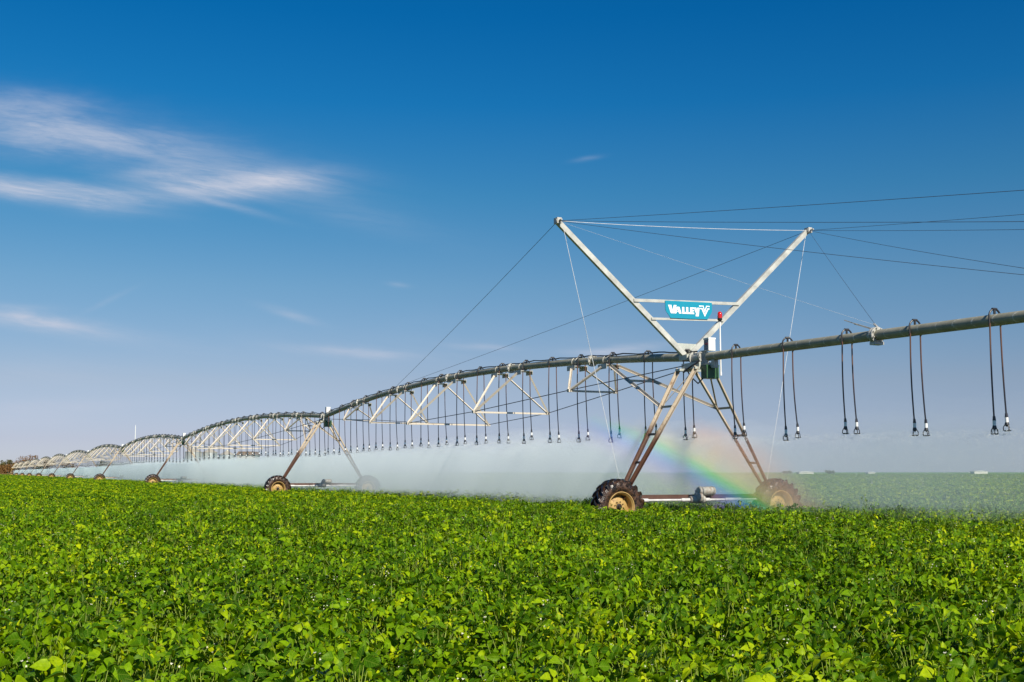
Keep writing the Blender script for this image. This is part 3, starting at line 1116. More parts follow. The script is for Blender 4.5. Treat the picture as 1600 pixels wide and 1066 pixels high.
def bean_plant(seed, n_leaf, flowers, detail=True, shoots=0):
    r = random.Random(seed)
    q = MB()
    tones = []
    for i in range(n_leaf):
        a = r.uniform(0, 2 * math.pi)
        rad = 0.03 + 0.19 * math.sqrt(r.random())
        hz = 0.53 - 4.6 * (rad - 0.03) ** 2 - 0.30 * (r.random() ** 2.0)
        if r.random() < 0.07:
            hz += r.uniform(0.03, 0.10)
        hub = Vector((math.cos(a) * rad, math.sin(a) * rad, hz))
        nrm = rand_dir(r, R(100))
        nrm = (nrm + Vector((0.18, -0.15, 0.05)) + Vector((math.cos(a), math.sin(a), 0)) * 0.25).normalized()
        out = Vector((math.cos(a), math.sin(a), 0)) + Vector((r.uniform(-.7, .7), r.uniform(-.7, .7), 0))
        out = (out - nrm * out.dot(nrm)).normalized()
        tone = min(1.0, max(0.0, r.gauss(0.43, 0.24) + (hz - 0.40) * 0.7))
        if r.random() < 0.012:
            tone = 0.97
        size = r.uniform(0.030, 0.066) * (1.45 if r.random() < 0.07 else 1.0) * (0.75 if tone > 0.75 else 1.0)
        q.mi = 0
        for k, (ang, sc) in enumerate(((0.0, 1.08), (R(98), 0.95), (R(-98), 0.95))):
            dd = Matrix.Rotation(ang + r.uniform(-.2, .2), 3, nrm) @ out
            nn = (nrm + rand_dir(r, R(90)) * 0.28).normalized()
            off = out * (0.022 if k == 0 else 0.0)
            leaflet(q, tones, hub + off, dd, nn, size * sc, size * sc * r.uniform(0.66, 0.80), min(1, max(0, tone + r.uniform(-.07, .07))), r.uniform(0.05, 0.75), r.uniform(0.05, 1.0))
        if detail:
            q.mi = 1
            c0 = len(q.v)
            root = Vector((hub.x * 0.35, hub.y * 0.35, hz - r.uniform(0.12, 0.2)))
            q.tube([root, root.lerp(hub, 0.6) + Vector((0, 0, 0.015)), hub], [0.0024, 0.0021, 0.0016], 4, cap=False)
            tones += [0.5] * (len(q.v) - c0)
    for i in range(shoots):                    # runners standing clear of the canopy
        a = r.uniform(0, 6.28)
        top = r.uniform(0.62, 0.80)
        lean = Vector((math.cos(a), math.sin(a), 0)) * r.uniform(0.08, 0.2)
        pts_ = [Vector((0, 0, 0.2)), Vector((0, 0, 0.45)) + lean * 0.5, Vector((0, 0, top)) + lean]
        q.mi = 1
        c0 = len(q.v)
        q.tube(pts_, [0.004, 0.0035, 0.002], 5, cap=False)
        tones += [0.5] * (len(q.v) - c0)
        q.mi = 0
        for k in range(9):
            u_ = r.uniform(0.5, 1.0)
            hub = pts_[1].lerp(pts_[2], (u_ - 0.5) * 2)
            leaflet(q, tones, hub, rand_dir(r, math.pi), rand_dir(r, R(90)), r.uniform(0.04, 0.075), r.uniform(0.03, 0.05), r.uniform(0.6, 0.98), r.uniform(0.1, 0.6), r.uniform(0.1, 0.8))
    q.mi = 2
    for i in range(flowers):
        a, rad = r.uniform(0, 6.28), 0.2 * math.sqrt(r.random())
        c = Vector((math.cos(a) * rad, math.sin(a) * rad, 0.47 + r.uniform(-0.05, 0.06)))
        for k in range(r.randint(2, 4)):
            cc = c + Vector((r.uniform(-.018, .018), r.uniform(-.018, .018), r.uniform(-.02, .02)))
            c0 = len(q.v)
            n = rand_dir(r, R(100))
            s1_ = n.orthogonal().normalized()
            s2_ = n.cross(s1_)
            w = r.uniform(0.004, 0.0075)
            vs = [cc + n * 0.004] + [cc + s1_ * (math.cos(j * 1.2566) * w) + s2_ * (math.sin(j * 1.2566) * w) + n * (0.006 * (j % 2)) for j in range(5)]
            q.add(vs, [(0, 1 + j, 1 + (j + 1) % 5) for j in range(5)])
            tones += [0.5] * (len(q.v) - c0)
    me = bpy.data.meshes.new('bean_plant')
    me.from_pydata(q.v, [], q.f)
    for m_ in (LEAF, STEM, PETAL):
        me.materials.append(m_)
    me.polygons.foreach_set('material_index', q.m)
    me.polygons.foreach_set('use_smooth', [True] * len(me.polygons))
    at = me.attributes.new('tone', 'FLOAT', 'POINT')
    at.data.foreach_set('value', tones)
    for nm, ix in (('along', 0), ('across', 1)):
        at = me.attributes.new(nm, 'FLOAT', 'POINT')
        at.data.foreach_set('value', [q.uv.get(i_, (0.5, 0.5))[ix] for i_ in range(len(q.v))])
    me.update()
    return bpy.data.objects.new('bean_plant', me)


def build_crop():
    protos = bpy.data.collections.new('bean_plant_kinds')
    plants = [bean_plant(100 + i, 84, (1, 0, 1, 0, 1, 0)[i]) for i in range(6)]
    plants += [bean_plant(200 + i, 40, 0, True, 2) for i in range(2)]
    plants += [bean_plant(300 + i, 50, 0, False) for i in range(3)]
    names = []
    for i, o in enumerate(plants):
        o.name = 'bean_plant_%02d' % i
        protos.objects.link(o)
    pts, rot, scl, idx = [], [], [], []
    # rows run across the picture; spacing opens out with distance
    bands = [(2.2, 14.0, 0.235, 1.0), (14.0, 34.0, 0.26, 1.05), (34.0, 70.0, 0.36, 1.25), (70.0, 130.0, 0.62, 1.9), (130.0, 260.0, 1.15, 3.2), (260.0, 620.0, 2.6, 6.0)]
    b2, d2 = np.array(BV)[:2], np.array(DV)[:2]
    t1 = np.array(T1)[:2]
    for y0, y1, sp_, sc_ in bands:
        ys = np.arange(y0, y1, sp_)
        xl = 0.50 * y1 + 4.0
        xs = np.arange(-xl, xl, sp_)
        gx, gy = np.meshgrid(xs, ys)
        gx = gx + rng.uniform(-.45, .45, gx.shape) * sp_
        gy = gy + rng.uniform(-.45, .45, gy.shape) * sp_
        k = (np.abs(gx) < 0.49 * gy + 3.5)
        gx, gy = gx[k], gy[k]
        # nothing grows in the wheel tracks of the two nearest towers
        rel = np.stack([gx, gy], -1) - t1
        bb, dd = rel @ b2, rel @ d2
        ok = np.ones(len(gx), bool)
        for tt in tpos[:3]:
            ok &= ~((np.abs(dd - tt - 0.2) < 0.42) & (np.abs(bb) < 4.2))
        gx, gy = gx[ok], gy[ok]
        n = len(gx)
        pts.append(np.stack([gx, gy, np.zeros(n)], -1))
        rot.append(np.stack([rng.uniform(-.12, .12, n), rng.uniform(-.12, .12, n), rng.uniform(0, 6.283, n)], -1))
        # gentle unevenness of the canopy top
        hgt = 1.0 + 0.10 * np.sin(gx * 0.9 + 1.3 * np.sin(gy * 0.35)) * np.sin(gy * 0.8 + 0.7) + rng.normal(0, 0.12, n)
        hs = sc_ * rng.uniform(0.9, 1.15, n)
        scl.append(np.stack([hs, hs, hgt * (1.0 if sc_ < 1.5 else 1.05)], -1))
        ix_ = rng.integers(0, 6, n) if y1 < 36 else rng.integers(8, 11, n)
        if y1 < 36:
            ix_ = np.where((rng.random(n) < 0.02) & (gy > 9), rng.integers(6, 8, n), ix_)
        idx.append(ix_)
    pts, rot, scl, idx = (np.concatenate(q) for q in (pts, rot, scl, idx))
    n = len(pts)
    me = bpy.data.meshes.new('bean_crop')
    me.vertices.add(n)
    me.vertices.foreach_set('co', pts.astype(np.float32).ravel())
    for nm, typ, arr in (('prot', 'FLOAT_VECTOR', rot), ('pscl', 'FLOAT_VECTOR', scl)):
        a = me.attributes.new(nm, typ, 'POINT')
        a.data.foreach_set('vector', arr.astype(np.float32).ravel())
    a = me.attributes.new('pidx', 'INT', 'POINT')
    a.data.foreach_set('value', idx.astype(np.int32))
    me.update()
    crop = bpy.data.objects.new('bean_crop', me)
    COL.objects.link(crop)
    tag(crop, kind='stuff')
    tree = bpy.data.node_groups.new('plant the crop', 'GeometryNodeTree')
    tree.interface.new_socket('Geometry', in_out='INPUT', socket_type='NodeSocketGeometry')
    tree.interface.new_socket('Geometry', in_out='OUTPUT', socket_type='NodeSocketGeometry')
    N, Lk = tree.nodes, tree.links
    gi, go = N.new('NodeGroupInput'), N.new('NodeGroupOutput')
    ci = N.new('GeometryNodeCollectionInfo')
    ci.inputs['Collection'].default_value = protos
    ci.inputs['Separate Children'].default_value = True
    ci.inputs['Reset Children'].default_value = True
    ip = N.new('GeometryNodeInstanceOnPoints')
    Lk.new(gi.outputs[0], ip.inputs['Points'])
    Lk.new(ci.outputs[0], ip.inputs['Instance'])
    ip.inputs['Pick Instance'].default_value = True

    def attr(nm, typ):
        a_ = N.new('GeometryNodeInputNamedAttribute')
        a_.data_type = typ
        a_.inputs['Name'].default_value = nm
        return a_.outputs['Attribute']
    Lk.new(attr('pidx', 'INT'), ip.inputs['Instance Index'])
    e2r = N.new('FunctionNodeEulerToRotation')
    Lk.new(attr('prot', 'FLOAT_VECTOR'), e2r.inputs[0])
    Lk.new(e2r.outputs[0], ip.inputs['Rotation'])
    Lk.new(attr('pscl', 'FLOAT_VECTOR'), ip.inputs['Scale'])
    Lk.new(ip.outputs[0], go.inputs[0])
    md = crop.modifiers.new('plants', 'NODES')
    md.node_group = tree
    print('PLANTS', n)


build_crop()


def far_field():
    """the canopy beyond the reach of single plants: one rolling sheet at leaf height out to the horizon"""
    m, t, b = mat('distant bean canopy')
    geo = t.node('ShaderNodeNewGeometry')
    n1 = t.noise(geo.outputs['Position'], 0.9, 4.0, 0.7)
    n2 = t.noise(geo.outputs['Position'], 0.04, 3.0, 0.5)
    f = t.math('ADD', t.math('MULTIPLY', n1, 0.7), t.math('MULTIPLY', n2, 0.3))
    t.l.new(t.ramp(f, [(0.3, (0.04, 0.12, 0.004, 1)), (0.55, (0.10, 0.22, 0.004, 1)), (0.75, (0.18, 0.30, 0.005, 1))]), b.inputs['Base Color'])
    b.inputs['Roughness'].default_value = 0.7
    q = MB()
    ys = list(np.arange(58, 140, 2.0)) + list(np.arange(140, 400, 6.0)) + list(np.arange(400, 1000, 40)) + [1000, 1500, 2500, 4000, 7000]
    nx = 90
    vs = []
    for i, y in enumerate(ys):
        for j in range(nx + 1):
            x = (j / nx * 2 - 1) * (0.6 * y + 10)
            z = 0.36 + 0.05 * math.sin(x * 0.7 + y) + random.uniform(-0.05, 0.05) if i else 0.0
            vs.append((x, y, z))
    fs = [(i * (nx + 1) + j, i * (nx + 1) + j + 1, (i + 1) * (nx + 1) + j + 1, (i + 1) * (nx + 1) + j) for i in range(len(ys) - 1) for j in range(nx)]
    q.add(vs, fs)
    tag(q.build('field', m, None, smooth=True), kind='structure')


far_field()

# ------------------------------------------------------------------ spray mist
def volume_material(name, col, density, aniso=0.0):
    m = bpy.data.materials.new(name)
    m.use_nodes = True
    t = NT(m.node_tree)
    t.n.clear()
    out = t.node('ShaderNodeOutputMaterial')
    v = t.node('ShaderNodeVolumePrincipled')
    v.inputs['Color'].default_value = col + (1,)
    v.inputs['Density'].default_value = density
    v.inputs['Anisotropy'].default_value = aniso
    t.l.new(v.outputs[0], out.inputs['Volume'])
    try:
        m.cycles.homogeneous_volume = True
    except Exception:
        pass
    return m


def mist_body(name, b0, b1, top, bump, t0, t1, material, seed):
    """closed body of spray along the line: flat sides, a top of low domes, one under each pair of nozzles"""
    r = np.random.default_rng(seed)
    q = MB()
    ts = np.concatenate([np.arange(t0, 130, 0.61), np.arange(130, t1, 6.0)])
    nb = 9
    rows = []
    vs = []
    ph = r.uniform(0, 6, 6)
    for tt in ts:
        row = []
        for j in range(nb + 1):
            k = j / nb
            bb = b0 + (b1 - b0) * k
            edge = 4 * k * (1 - k)
            # highest over the pipe, falling off to the reach of the throw
            hh = top * (0.93 + 0.07 * min(1.0, edge * 2.5) - 0.16 * max(0.0, k - 0.6)) + bump * (abs(math.sin(math.pi * (tt - 0.62) / 1.83)) * -0.6 + 0.3 + math.sin(tt * 1.7 + ph[0]) * 0.2 + math.sin(tt * 0.61 + bb * .7 + ph[1]) * 0.5 + math.sin(tt * 0.23 + ph[2]) * .6) + r.normal(0, bump * 0.25)
            row.append(len(vs))
            vs.append(machine_point(bb + 0.2 * math.sin(tt * 0.8 + ph[3]) * (1 if j in (0, nb) else 0), tt, hh))
        bot0 = len(vs)
        vs.append(machine_point(b1, tt, -0.6))
        vs.append(machine_point(b0, tt, -0.6))
        rows.append(row + [bot0, bot0 + 1])
    n = len(rows[0])
    fs = []
    for i in range(len(rows) - 1):
        for j in range(n):
            fs.append((rows[i][j], rows[i][(j + 1) % n], rows[i + 1][(j + 1) % n], rows[i + 1][j]))
    fs += [tuple(rows[0]), tuple(rows[-1][::-1])]
    q.add(vs, fs)
    return tag(q.build(name, material), kind='stuff')


# the fine spray is blown across to the far side; it thickens towards the inner spans, which throw more water


def fan_material(name, col, density, aniso, t0, t1, b0):
    """spray that hangs in separate fans under the nozzles and thins out softly at its top, its near side and both ends"""
    m = bpy.data.materials.new(name)
    m.use_nodes = True
    t = NT(m.node_tree)
    t.n.clear()
    out = t.node('ShaderNodeOutputMaterial')
    v = t.node('ShaderNodeVolumePrincipled')
    geo = t.node('ShaderNodeNewGeometry')
    rel = t.node('ShaderNodeVectorMath', operation='SUBTRACT')
    t.l.new(geo.outputs['Position'], rel.inputs[0])
    rel.inputs[1].default_value = T1

    def along(axis):
        d = t.node('ShaderNodeVectorMath', operation='DOT_PRODUCT')
        t.l.new(rel.outputs[0], d.inputs[0])
        d.inputs[1].default_value = axis
        return d.outputs['Value']
    tt, bb, zz = along(DV), along(BV), along((0, 0, 1))
    c = t.node('ShaderNodeCombineXYZ')
    t.l.new(t.math('MULTIPLY', bb, 0.30), c.inputs[0])
    t.l.new(t.math('MULTIPLY', tt, 0.62), c.inputs[1])
    t.l.new(t.math('MULTIPLY', zz, 0.30), c.inputs[2])
    n = t.noise(c.outputs[0], 1.0, 3.0, 0.55)
    f = t.maprange(n, 0.30, 0.70, 0.35, 1.65)
    lift = t.math('MULTIPLY', t.math('SUBTRACT', n, 0.5), 1.1)
    f = t.math('MULTIPLY', f, t.maprange(t.math('SUBTRACT', zz, lift), 1.98, 2.62, 1.0, 0.0))
    f = t.math('MULTIPLY', f, t.maprange(bb, b0, b0 + 1.2, 0.15, 1.0))
    f = t.math('MULTIPLY', f, t.maprange(tt, t0, t0 + 6.0, 0.0, 1.0))
    t.l.new(t.math('MULTIPLY', f, density), v.inputs['Density'])
    v.inputs['Color'].default_value = col + (1,)
    v.inputs['Anisotropy'].default_value = aniso
    t.l.new(v.outputs[0], out.inputs['Volume'])
    m.cycles.volume_step_rate = 0.5
    return m


FAR0 = 74.0
mist_body('spray_mist', 0.2, 6.2, 2.86, 0.05, -26.0, FAR0, fan_material('fine spray', (0.46, 0.58, 0.65), 0.050, -0.15, -32.0, FAR0, 0.2), 3)
mist_body('spray_mist', -0.8, 5.0, 2.90, 0.05, 1.0, FAR0, fan_material('dense spray', (0.84, 0.91, 0.93), 0.125, -0.24, 1.0, FAR0, -0.8), 8)
mist_body('spray_mist', -0.6, 5.5, 2.22, 0.06, FAR0 - 2, 455.0, volume_material('far spray', (0.72, 0.83, 0.87), 0.14, -0.24), 4)
mist_body('spray_haze', -0.9, 7.0, 2.78, 0.16, -26.0, 36.0, volume_material('thin drifting spray', (0.64, 0.75, 0.82), 0.012, -0.2), 5)


def spray_puffs():
    """soft billows lifting off the top of the spray over the nearest spans"""
    m = volume_material('lifting spray', (0.88, 0.94, 0.98), 0.055, -0.26)
    r = random.Random(21)
    for k in range(11):
        tt = 1.5 + k * 1.75 + r.uniform(-0.5, 0.5)
        c = machine_point(r.uniform(0.4, 2.6), tt, r.uniform(2.15, 2.5))
        bm = bmesh.new()
        bmesh.ops.create_icosphere(bm, subdivisions=3, radius=1.0)
        ph = [r.uniform(0, 6.28) for _ in range(4)]
        sx, sy, sz = r.uniform(0.9, 1.5), r.uniform(1.0, 1.7), r.uniform(0.32, 0.55)
        for vv in bm.verts:
            p = vv.co
            w = 1 + 0.14 * math.sin(3 * p.x + ph[0]) * math.sin(3.4 * p.y + ph[1]) + 0.12 * math.sin(5 * p.y + 4 * p.z + ph[2]) + 0.07 * math.sin(9 * p.x - 7 * p.y + ph[3])
            vv.co = Vector((p.x * sx * w, p.y * sy * w, p.z * sz * w))
        me = bpy.data.meshes.new('spray_mist')
        bm.to_mesh(me)
        bm.free()
        me.materials.append(m)
        o = bpy.data.objects.new('spray_mist', me)
        COL.objects.link(o)
        o.location = c
        o.rotation_euler = (0, 0, YAW)
        tag(o, kind='stuff')


spray_puffs()


def droplets():
    """drops flung out flat from each of the nearer nozzles and falling in a low dome"""
    m, t, b = mat('water drop')
    b.inputs['Base Color'].default_value = (0.80, 0.84, 0.87, 1)
    b.inputs['Roughness'].default_value = 0.25
    b.inputs['Transmission Weight'].default_value = 0.3
    heads = [(sg * 0.16, -(1.38 + 1.868 * i), 2.20 - 0.012 * (1.38 + 1.868 * i)) for i in range(6) for sg in (-1, 1)]
    heads += [(sg * 0.16, 0.62 + 1.83 * i, 2.24 + 0.25 * (arch(0.62 + 1.83 * i, L1, 0.70) - PIPE_Z)) for i in range(16) for sg in (-1, 1)]
    cs = []
    for hb, ht, hz in heads:
        n = 1000
        a = rng.uniform(0, 6.283, n)
        rr = 4.2 * rng.random(n) ** 1.25
        bb, tt = hb + np.cos(a) * rr, ht + np.sin(a) * rr
        zz = hz + 0.02 + 0.05 * np.sin(a * 3) - rng.uniform(0.03, 0.16, n) * rr ** 2 + rng.normal(0, 0.012, n)
        # the breeze carries the spray over to the far side
        k = (zz > 0.3) & (bb + 0.12 * rr * rr > -0.5 - rng.random(n) * 0.6)
        bb = bb + 0.10 * rr * rr
        c = np.array(T1)[None] + bb[:, None] * np.array(BV) + tt[:, None] * np.array(DV)
        c[:, 2] = zz
        cs.append(c[k])
    c = np.concatenate(cs)
    n = len(c)
    s_ = rng.uniform(0.0022, 0.0060, n)
    base = np.array([(1, 0, 0), (-.5, .87, 0), (-.5, -.87, 0), (0, 0, 1.6), (0, 0, -1.6)])
    v = (c[:, None, :] + base[None] * s_[:, None, None]).reshape(-1, 3)
    f = np.array([(0, 1, 3), (1, 2, 3), (2, 0, 3), (1, 0, 4), (2, 1, 4), (0, 2, 4)])
    fa = (f[None] + (np.arange(n) * 5)[:, None, None]).reshape(-1, 3)
    me = bpy.data.meshes.new('water_drops')
    me.from_pydata(v.tolist(), [], fa.tolist())
    me.materials.append(m)
    o = bpy.data.objects.new('water_drops', me)
    COL.objects.link(o)
    tag(o, kind='stuff')


droplets()


def rainbow():
    """an arc of colour standing in the spray: a thick curved slab of drops, coloured by distance from the arc's centre"""
    yaw = R(-12)
    hx = Vector((math.cos(yaw), math.sin(yaw), 0))
    vy = Vector((-math.sin(yaw), math.cos(yaw), 0))
    cx, cz, rad, cd = -13.25, -20.97, 26.05, 0.65       # arc centre (across, height), radius of the green band, depth behind the near wheel
    m = bpy.data.materials.new('rainbow in the spray')
    m.use_nodes = True
    t = NT(m.node_tree)
    t.n.clear()
    out = t.node('ShaderNodeOutputMaterial')
    v = t.node('ShaderNodeVolumePrincipled')
    tc = t.node('ShaderNodeTexCoord')
    sep = t.node('ShaderNodeSeparateXYZ')
    t.l.new(tc.outputs['Object'], sep.inputs[0])
    x, y, z = sep.outputs
    r = t.math('SQRT', t.math('ADD', t.math('MULTIPLY', x, x), t.math('MULTIPLY', z, z)))
    f = t.math('DIVIDE', t.math('ADD', t.math('SUBTRACT', r, rad), 1.1), 2.6)       # 0 inside (violet) .. 1 outside (red)
    col = t.ramp(f, [(0.06, (0.80, 0.60, 0.92, 1)), (0.20, (0.62, 0.46, 0.96, 1)), (0.29, (0.22, 0.34, 1.0, 1)), (0.35, (0.10, 0.50, 0.95, 1)), (0.395, (0.10, 0.80, 0.50, 1)), (0.43, (0.22, 0.95, 0.18, 1)),
                     (0.475, (0.85, 0.95, 0.25, 1)), (0.54, (1.0, 0.84, 0.42, 1)), (0.64, (1.0, 0.66, 0.36, 1)), (0.78, (1.0, 0.52, 0.30, 1)), (1.0, (0.95, 0.5, 0.40, 1))])
    hgt = t.math('ADD', z, cz)
    fo = t.math('SUBTRACT', f, t.maprange(hgt, 1.0, 2.1, 0.0, 0.14))
    env = t.math('MULTIPLY', t.maprange(f, 0.06, 0.36), t.maprange(fo, 0.50, 0.88, 1.0, 0.0))
    env = t.math('MULTIPLY', env, t.maprange(t.noise(tc.outputs['Object'], 2.2, 4.0, 0.6), 0.25, 0.75, 0.65, 1.3))
    top = t.math('ADD', 2.5, t.math('MULTIPLY', t.math('SUBTRACT', t.noise(tc.outputs['Object'], 1.1, 3.0), 0.5), 1.0))
    env = t.math('MULTIPLY', env, t.maprange(t.math('SUBTRACT', hgt, top), -0.45, 0.35, 1.0, 0.0))
    env = t.math('MULTIPLY', env, t.maprange(hgt, 0.5, 2.5, 1.0, 0.62, False))
    xl = t.math('ADD', x, cx)
    env = t.math('MULTIPLY', env, t.maprange(xl, -4.0, -1.6, 0.4, 1.0))
    env = t.math('MULTIPLY', env, t.maprange(xl, 2.2, 3.4, 1.0, 0.0))
    t.l.new(col, v.inputs['Color'])
    t.l.new(t.math("MULTIPLY", env, 1.15), v.inputs['Density'])
    v.inputs['Anisotropy'].default_value = -0.3
    t.l.new(v.outputs[0], out.inputs['Volume'])
    q = MB()
    n = 26
    a0, a1 = math.atan2(3.2 - cz, -4.2 - cx), math.atan2(-0.6 - cz, 3.9 - cx)
    rows = []
    for i in range(n + 1):
        a = a0 + (a1 - a0) * i / n
        for rr in (rad - 1.15, rad + 1.55):
            for bb in (-0.28, 0.28):
                rows.append((math.cos(a) * rr, bb, math.sin(a) * rr))
    fs = []
    for i in range(n):
        o = i * 4
        for a, b_ in ((0, 1), (1, 3), (3, 2), (2, 0)):
            fs.append((o + a, o + b_, o + b_ + 4, o + a + 4))
    fs += [(0, 1, 3, 2), (n * 4, n * 4 + 1, n * 4 + 3, n * 4 + 2)]
    q.add(rows, fs)
    o = q.build('rainbow', m)
    p = T1 + vy * cd + hx * cx
    o.location = (p.x, p.y, cz)
    o.rotation_euler = (0, 0, yaw)
    tag(o, kind='stuff')


rainbow()

# ------------------------------------------------------------------ far things on the horizon
def far_point(px, dist):
    return (px - 800) / F_PX * dist, dist


def grain_bin(px, dist, w, h, roof_h, label):
    x, y = far_point(px, dist)
    o = empty('grain_bin', (x, y, 0))
    tag(o, label, 'grain bin', 'round steel grain bins behind the sprinkler line')
    r = w / 2
    q = MB()
    pts = []
    rs = []
    nr = 26
    for i in range(nr + 1):                  # corrugated rings
        pts.append((0, 0, h * i / nr))
        rs.append(r if i % 2 else r - 0.05)
    q.tube(pts, rs, 40, cap=False)
    q.build('wall', BIN, o, smooth=True)
    q = MB()
    q.tube([(0, 0, h - 0.05), (0, 0, h + 0.05), (0, 0, h + roof_h), (0, 0, h + roof_h + 0.4)], [r + 0.12, r + 0.12, 0.6, 0.5], 40)
    q.build('roof', BINROOF, o, smooth=False)
    q = MB()
    for zz in np.arange(0.4, h, 0.45):
        q.bar((-0.2, -r - 0.15, zz), (0.2, -r - 0.15, zz), 0.04)
    for sx in (-0.2, 0.2):
        q.bar((sx, -r - 0.15, 0), (sx, -r - 0.15, h + 0.3), 0.05)
    q.build('ladder', M['galv'], o)


BIN = simple('bright corrugated bin steel', (0.72, 0.71, 0.68), 0.3, 0.7, 0.06, 0.6)
BINROOF = simple('bin roof steel', (0.50, 0.46, 0.38), 0.5, 0.3, 0.1, 0.8)
grain_bin(304.5, 520, 7.4, 10.4, 1.7, 'shiny steel grain bin, the leftmost of those behind the spans')
grain_bin(330, 524, 6.6, 10.3, 1.6, 'shiny steel grain bin second from the left, narrow bright streak down it')
grain_bin(357, 545, 7.0, 9.6, 1.8, 'dull steel grain bin between the shiny bins and the brown barn')

x, y = far_point(390, 560)
barn = empty('barn', (x, y, 0))
tag(barn, 'low brown roofed barn just right of the steel grain bins', 'barn')
WALLM = simple('weathered barn wall', (0.42, 0.38, 0.33), 0.8, 0, 0.1, 0.5)
ROOFM = simple('brown barn roof', (0.17, 0.11, 0.07), 0.7, 0, 0.15, 0.8)
q = MB()
q.box((-4.4, -5, 0), (4.4, 5, 9.6))
q.build('wall', WALLM, barn)
q = MB()
q.prism([(-4.9, 9.55), (4.9, 9.55), (4.7, 9.8), (3.6, 11.3), (-3.6, 11.3), (-4.7, 9.8)], -5.5, 5.5)
q.build('roof', ROOFM, barn)
q = MB()
q.box((-1.6, -5.06, 0), (1.6, -5.0, 4.4))
q.build('door', ROOFM, barn)

x, y = far_point(213, 640)
rm = empty('radio_mast', (x, y, 0))
tag(rm, 'very thin white radio mast rising above the far spans at left', 'radio mast')
q = MB()
q.tube([(0, 0, 0), (0, 0, 16), (0, 0, 19)], [0.12, 0.09, 0.08], 8)
q.build('pole', M['galv'], rm)
q = MB()
q.tube([(0, 0, 19), (0, 0, 19.5), (0, 0, 26.3), (0, 0, 27.6)], [0.1, 0.17, 0.15, 0.05], 8)
q.build('antenna', M['white'], rm)

SHEDW = simple('cream shed wall', (0.62, 0.60, 0.54), 0.7, 0, 0.05, 0.5)
SHEDR = simple('grey shed roof', (0.48, 0.48, 0.46), 0.6, 0, 0.08, 0.5)
for px, w, h, lb in ((1255, 8.8, 1.35, 'low white shed on the horizon right above the hazy right wheel'), (1356, 4.2, 1.1, 'smallest white shed on the horizon, between the two larger ones'), (1525, 8.0, 1.7, 'white shed on the horizon near the right edge')):
    x, y = far_point(px, 700)
    o = empty('shed', (x, y, 0))
    tag(o, lb, 'shed', 'white sheds on the far horizon')
    q = MB()
    q.box((-w / 2, -3, 0), (w / 2, 3, h))
    q.build('wall', SHEDW, o)
    q = MB()
    q.prism([(-w / 2 - 0.3, h), (w / 2 + 0.3, h), (w / 2 + 0.1, h + 0.25), (0, h + 0.75), (-w / 2 - 0.1, h + 0.25)], -3.3, 3.3)
    q.build('roof', SHEDR, o)


def bush_material(name, a, b_):
    m, t, b = mat(name)
    geo = t.node('ShaderNodeNewGeometry')
    n = t.noise(geo.outputs['Position'], 0.8, 4.0, 0.7)
    t.l.new(t.ramp(n, [(0.35, a + (1,)), (0.68, b_ + (1,))]), b.inputs['Base Color'])
    b.inputs['Roughness'].default_value = 0.8
    b.inputs['Specular IOR Level'].default_value = 0.1
    return m


DRY = bush_material('dry brown foliage', (0.13, 0.07, 0.025), (0.26, 0.15, 0.055))
OLIVE = bush_material('olive foliage', (0.07, 0.075, 0.02), (0.17, 0.15, 0.05))
BARK = simple('bark', (0.12, 0.08, 0.05), 0.9, 0, 0.2, 2.0)


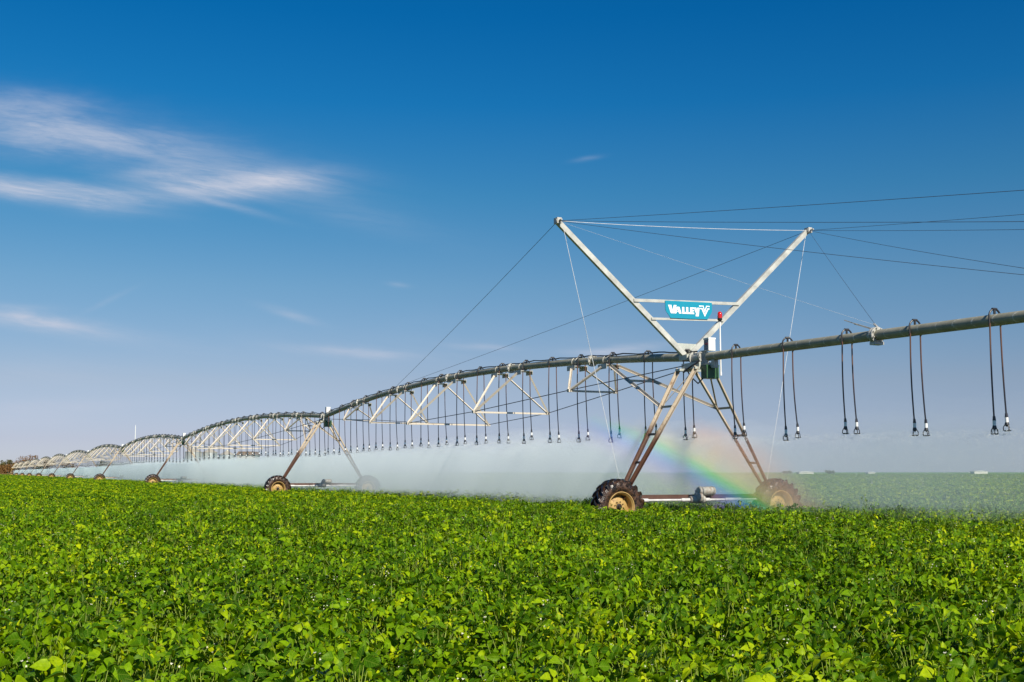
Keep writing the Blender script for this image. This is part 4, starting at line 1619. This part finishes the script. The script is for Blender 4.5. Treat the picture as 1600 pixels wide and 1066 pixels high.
def tree(px, dist, w, h, trunk_h, m, label, seed, name='tree'):
    r = random.Random(seed)
    x, y = far_point(px, dist)
    o = empty(name, (x, y, 0))
    tag(o, label, 'tree', 'trees and bushes on the far horizon')
    q = MB()
    q.tube([(0, 0, 0), (0.1, 0, trunk_h * 0.6), (0, 0.1, trunk_h + 0.3 * (h - trunk_h))], [0.4, 0.3, 0.15], 8)
    for k in range(7):
        a = r.uniform(0, 6.28)
        q.tube([(0, 0, trunk_h * r.uniform(0.5, 0.95)), (math.cos(a) * w * 0.18, math.sin(a) * w * 0.18, trunk_h + (h - trunk_h) * 0.3), (math.cos(a) * w * 0.36, math.sin(a) * w * 0.36, trunk_h + (h - trunk_h) * r.uniform(0.45, 0.7))], [0.17, 0.11, 0.04], 5)
    q.build('trunk', BARK, o)
    q = MB()
    clumps = [(Vector((r.uniform(-.36, .36) * w, r.uniform(-.36, .36) * w, trunk_h + (h - trunk_h) * r.uniform(0.18, 0.80))), r.uniform(0.13, 0.24) * w) for _ in range(22)]
    for c, cr in clumps:
        for _ in range(110):
            d = rand_dir(r, math.pi)
            p = c + Vector((d.x, d.y, d.z * 0.62)) * (cr * r.random() ** 0.4)
            if p.z < trunk_h * 0.7:
                continue
            n = rand_dir(r, math.pi)
            u = n.orthogonal().normalized()
            v_ = n.cross(u)
            l = r.uniform(0.14, 0.32)
            q.add([p - u * l, p + v_ * l * 0.5, p + u * l, p - v_ * l * 0.5], [(0, 1, 2, 3)])
    q.build('crown', m, o)


tree(4, 500, 10, 5.6, 0.1, DRY, 'brown bush at the left edge of the picture', 1, 'bush')
tree(16, 505, 8, 5.0, 0.1, DRY, 'brown bush second from the left edge, standing next to the pivot frame', 2, 'bush')
tree(12, 530, 7, 7.6, 1.5, OLIVE, 'small olive tree showing above the brown bushes at the left edge', 3)
tree(45, 545, 11.0, 10.2, 3.2, DRY, 'flat topped brown tree, tallest on the left horizon', 4)
tree(27, 540, 6, 6.6, 0.6, DRY, 'low dry tree between the left bushes and the flat topped tree', 5)
tree(78, 620, 8, 10.5, 2.0, DRY, 'small brown tree right of the flat topped tree, behind the far spans', 6)
tree(66, 600, 7, 6.0, 1.0, OLIVE, 'low olive tree behind the spans beside the flat topped tree', 7)
tree(112, 640, 12, 7.0, 1.0, DRY, 'broad low brown tree behind the far spans, left of the radio mast', 8)
tree(172, 660, 13, 8.2, 1.2, OLIVE, 'broad olive tree behind the span just left of the radio mast', 9)
tree(200, 670, 9, 7.4, 1.0, DRY, 'brown tree behind the spans directly under the radio mast', 10)
tree(1226, 900, 9, 2.6, 0.2, OLIVE, 'tiny low bush on the right horizon, left of the first white shed', 11, 'bush')
tree(1293, 900, 8, 2.9, 0.2, OLIVE, 'tiny low bush on the right horizon, between the first two white sheds', 12, 'bush')
DRYG = simple('dry stubble', (0.40, 0.22, 0.07), 0.9, 0, 0.2, 0.6)
q = MB()
q.add([(-330, 470, 0.62), (-206, 470, 0.62), (-196, 500, 0.85), (-190, 560, 0.9), (-380, 560, 0.9)], [(0, 1, 2, 3, 4)])
q.add([(-330, 470, 0.0), (-206, 470, 0.0), (-206, 470, 0.62), (-330, 470, 0.62)], [(0, 1, 2, 3)])
tag(q.build('dry_field', DRYG), kind='structure')
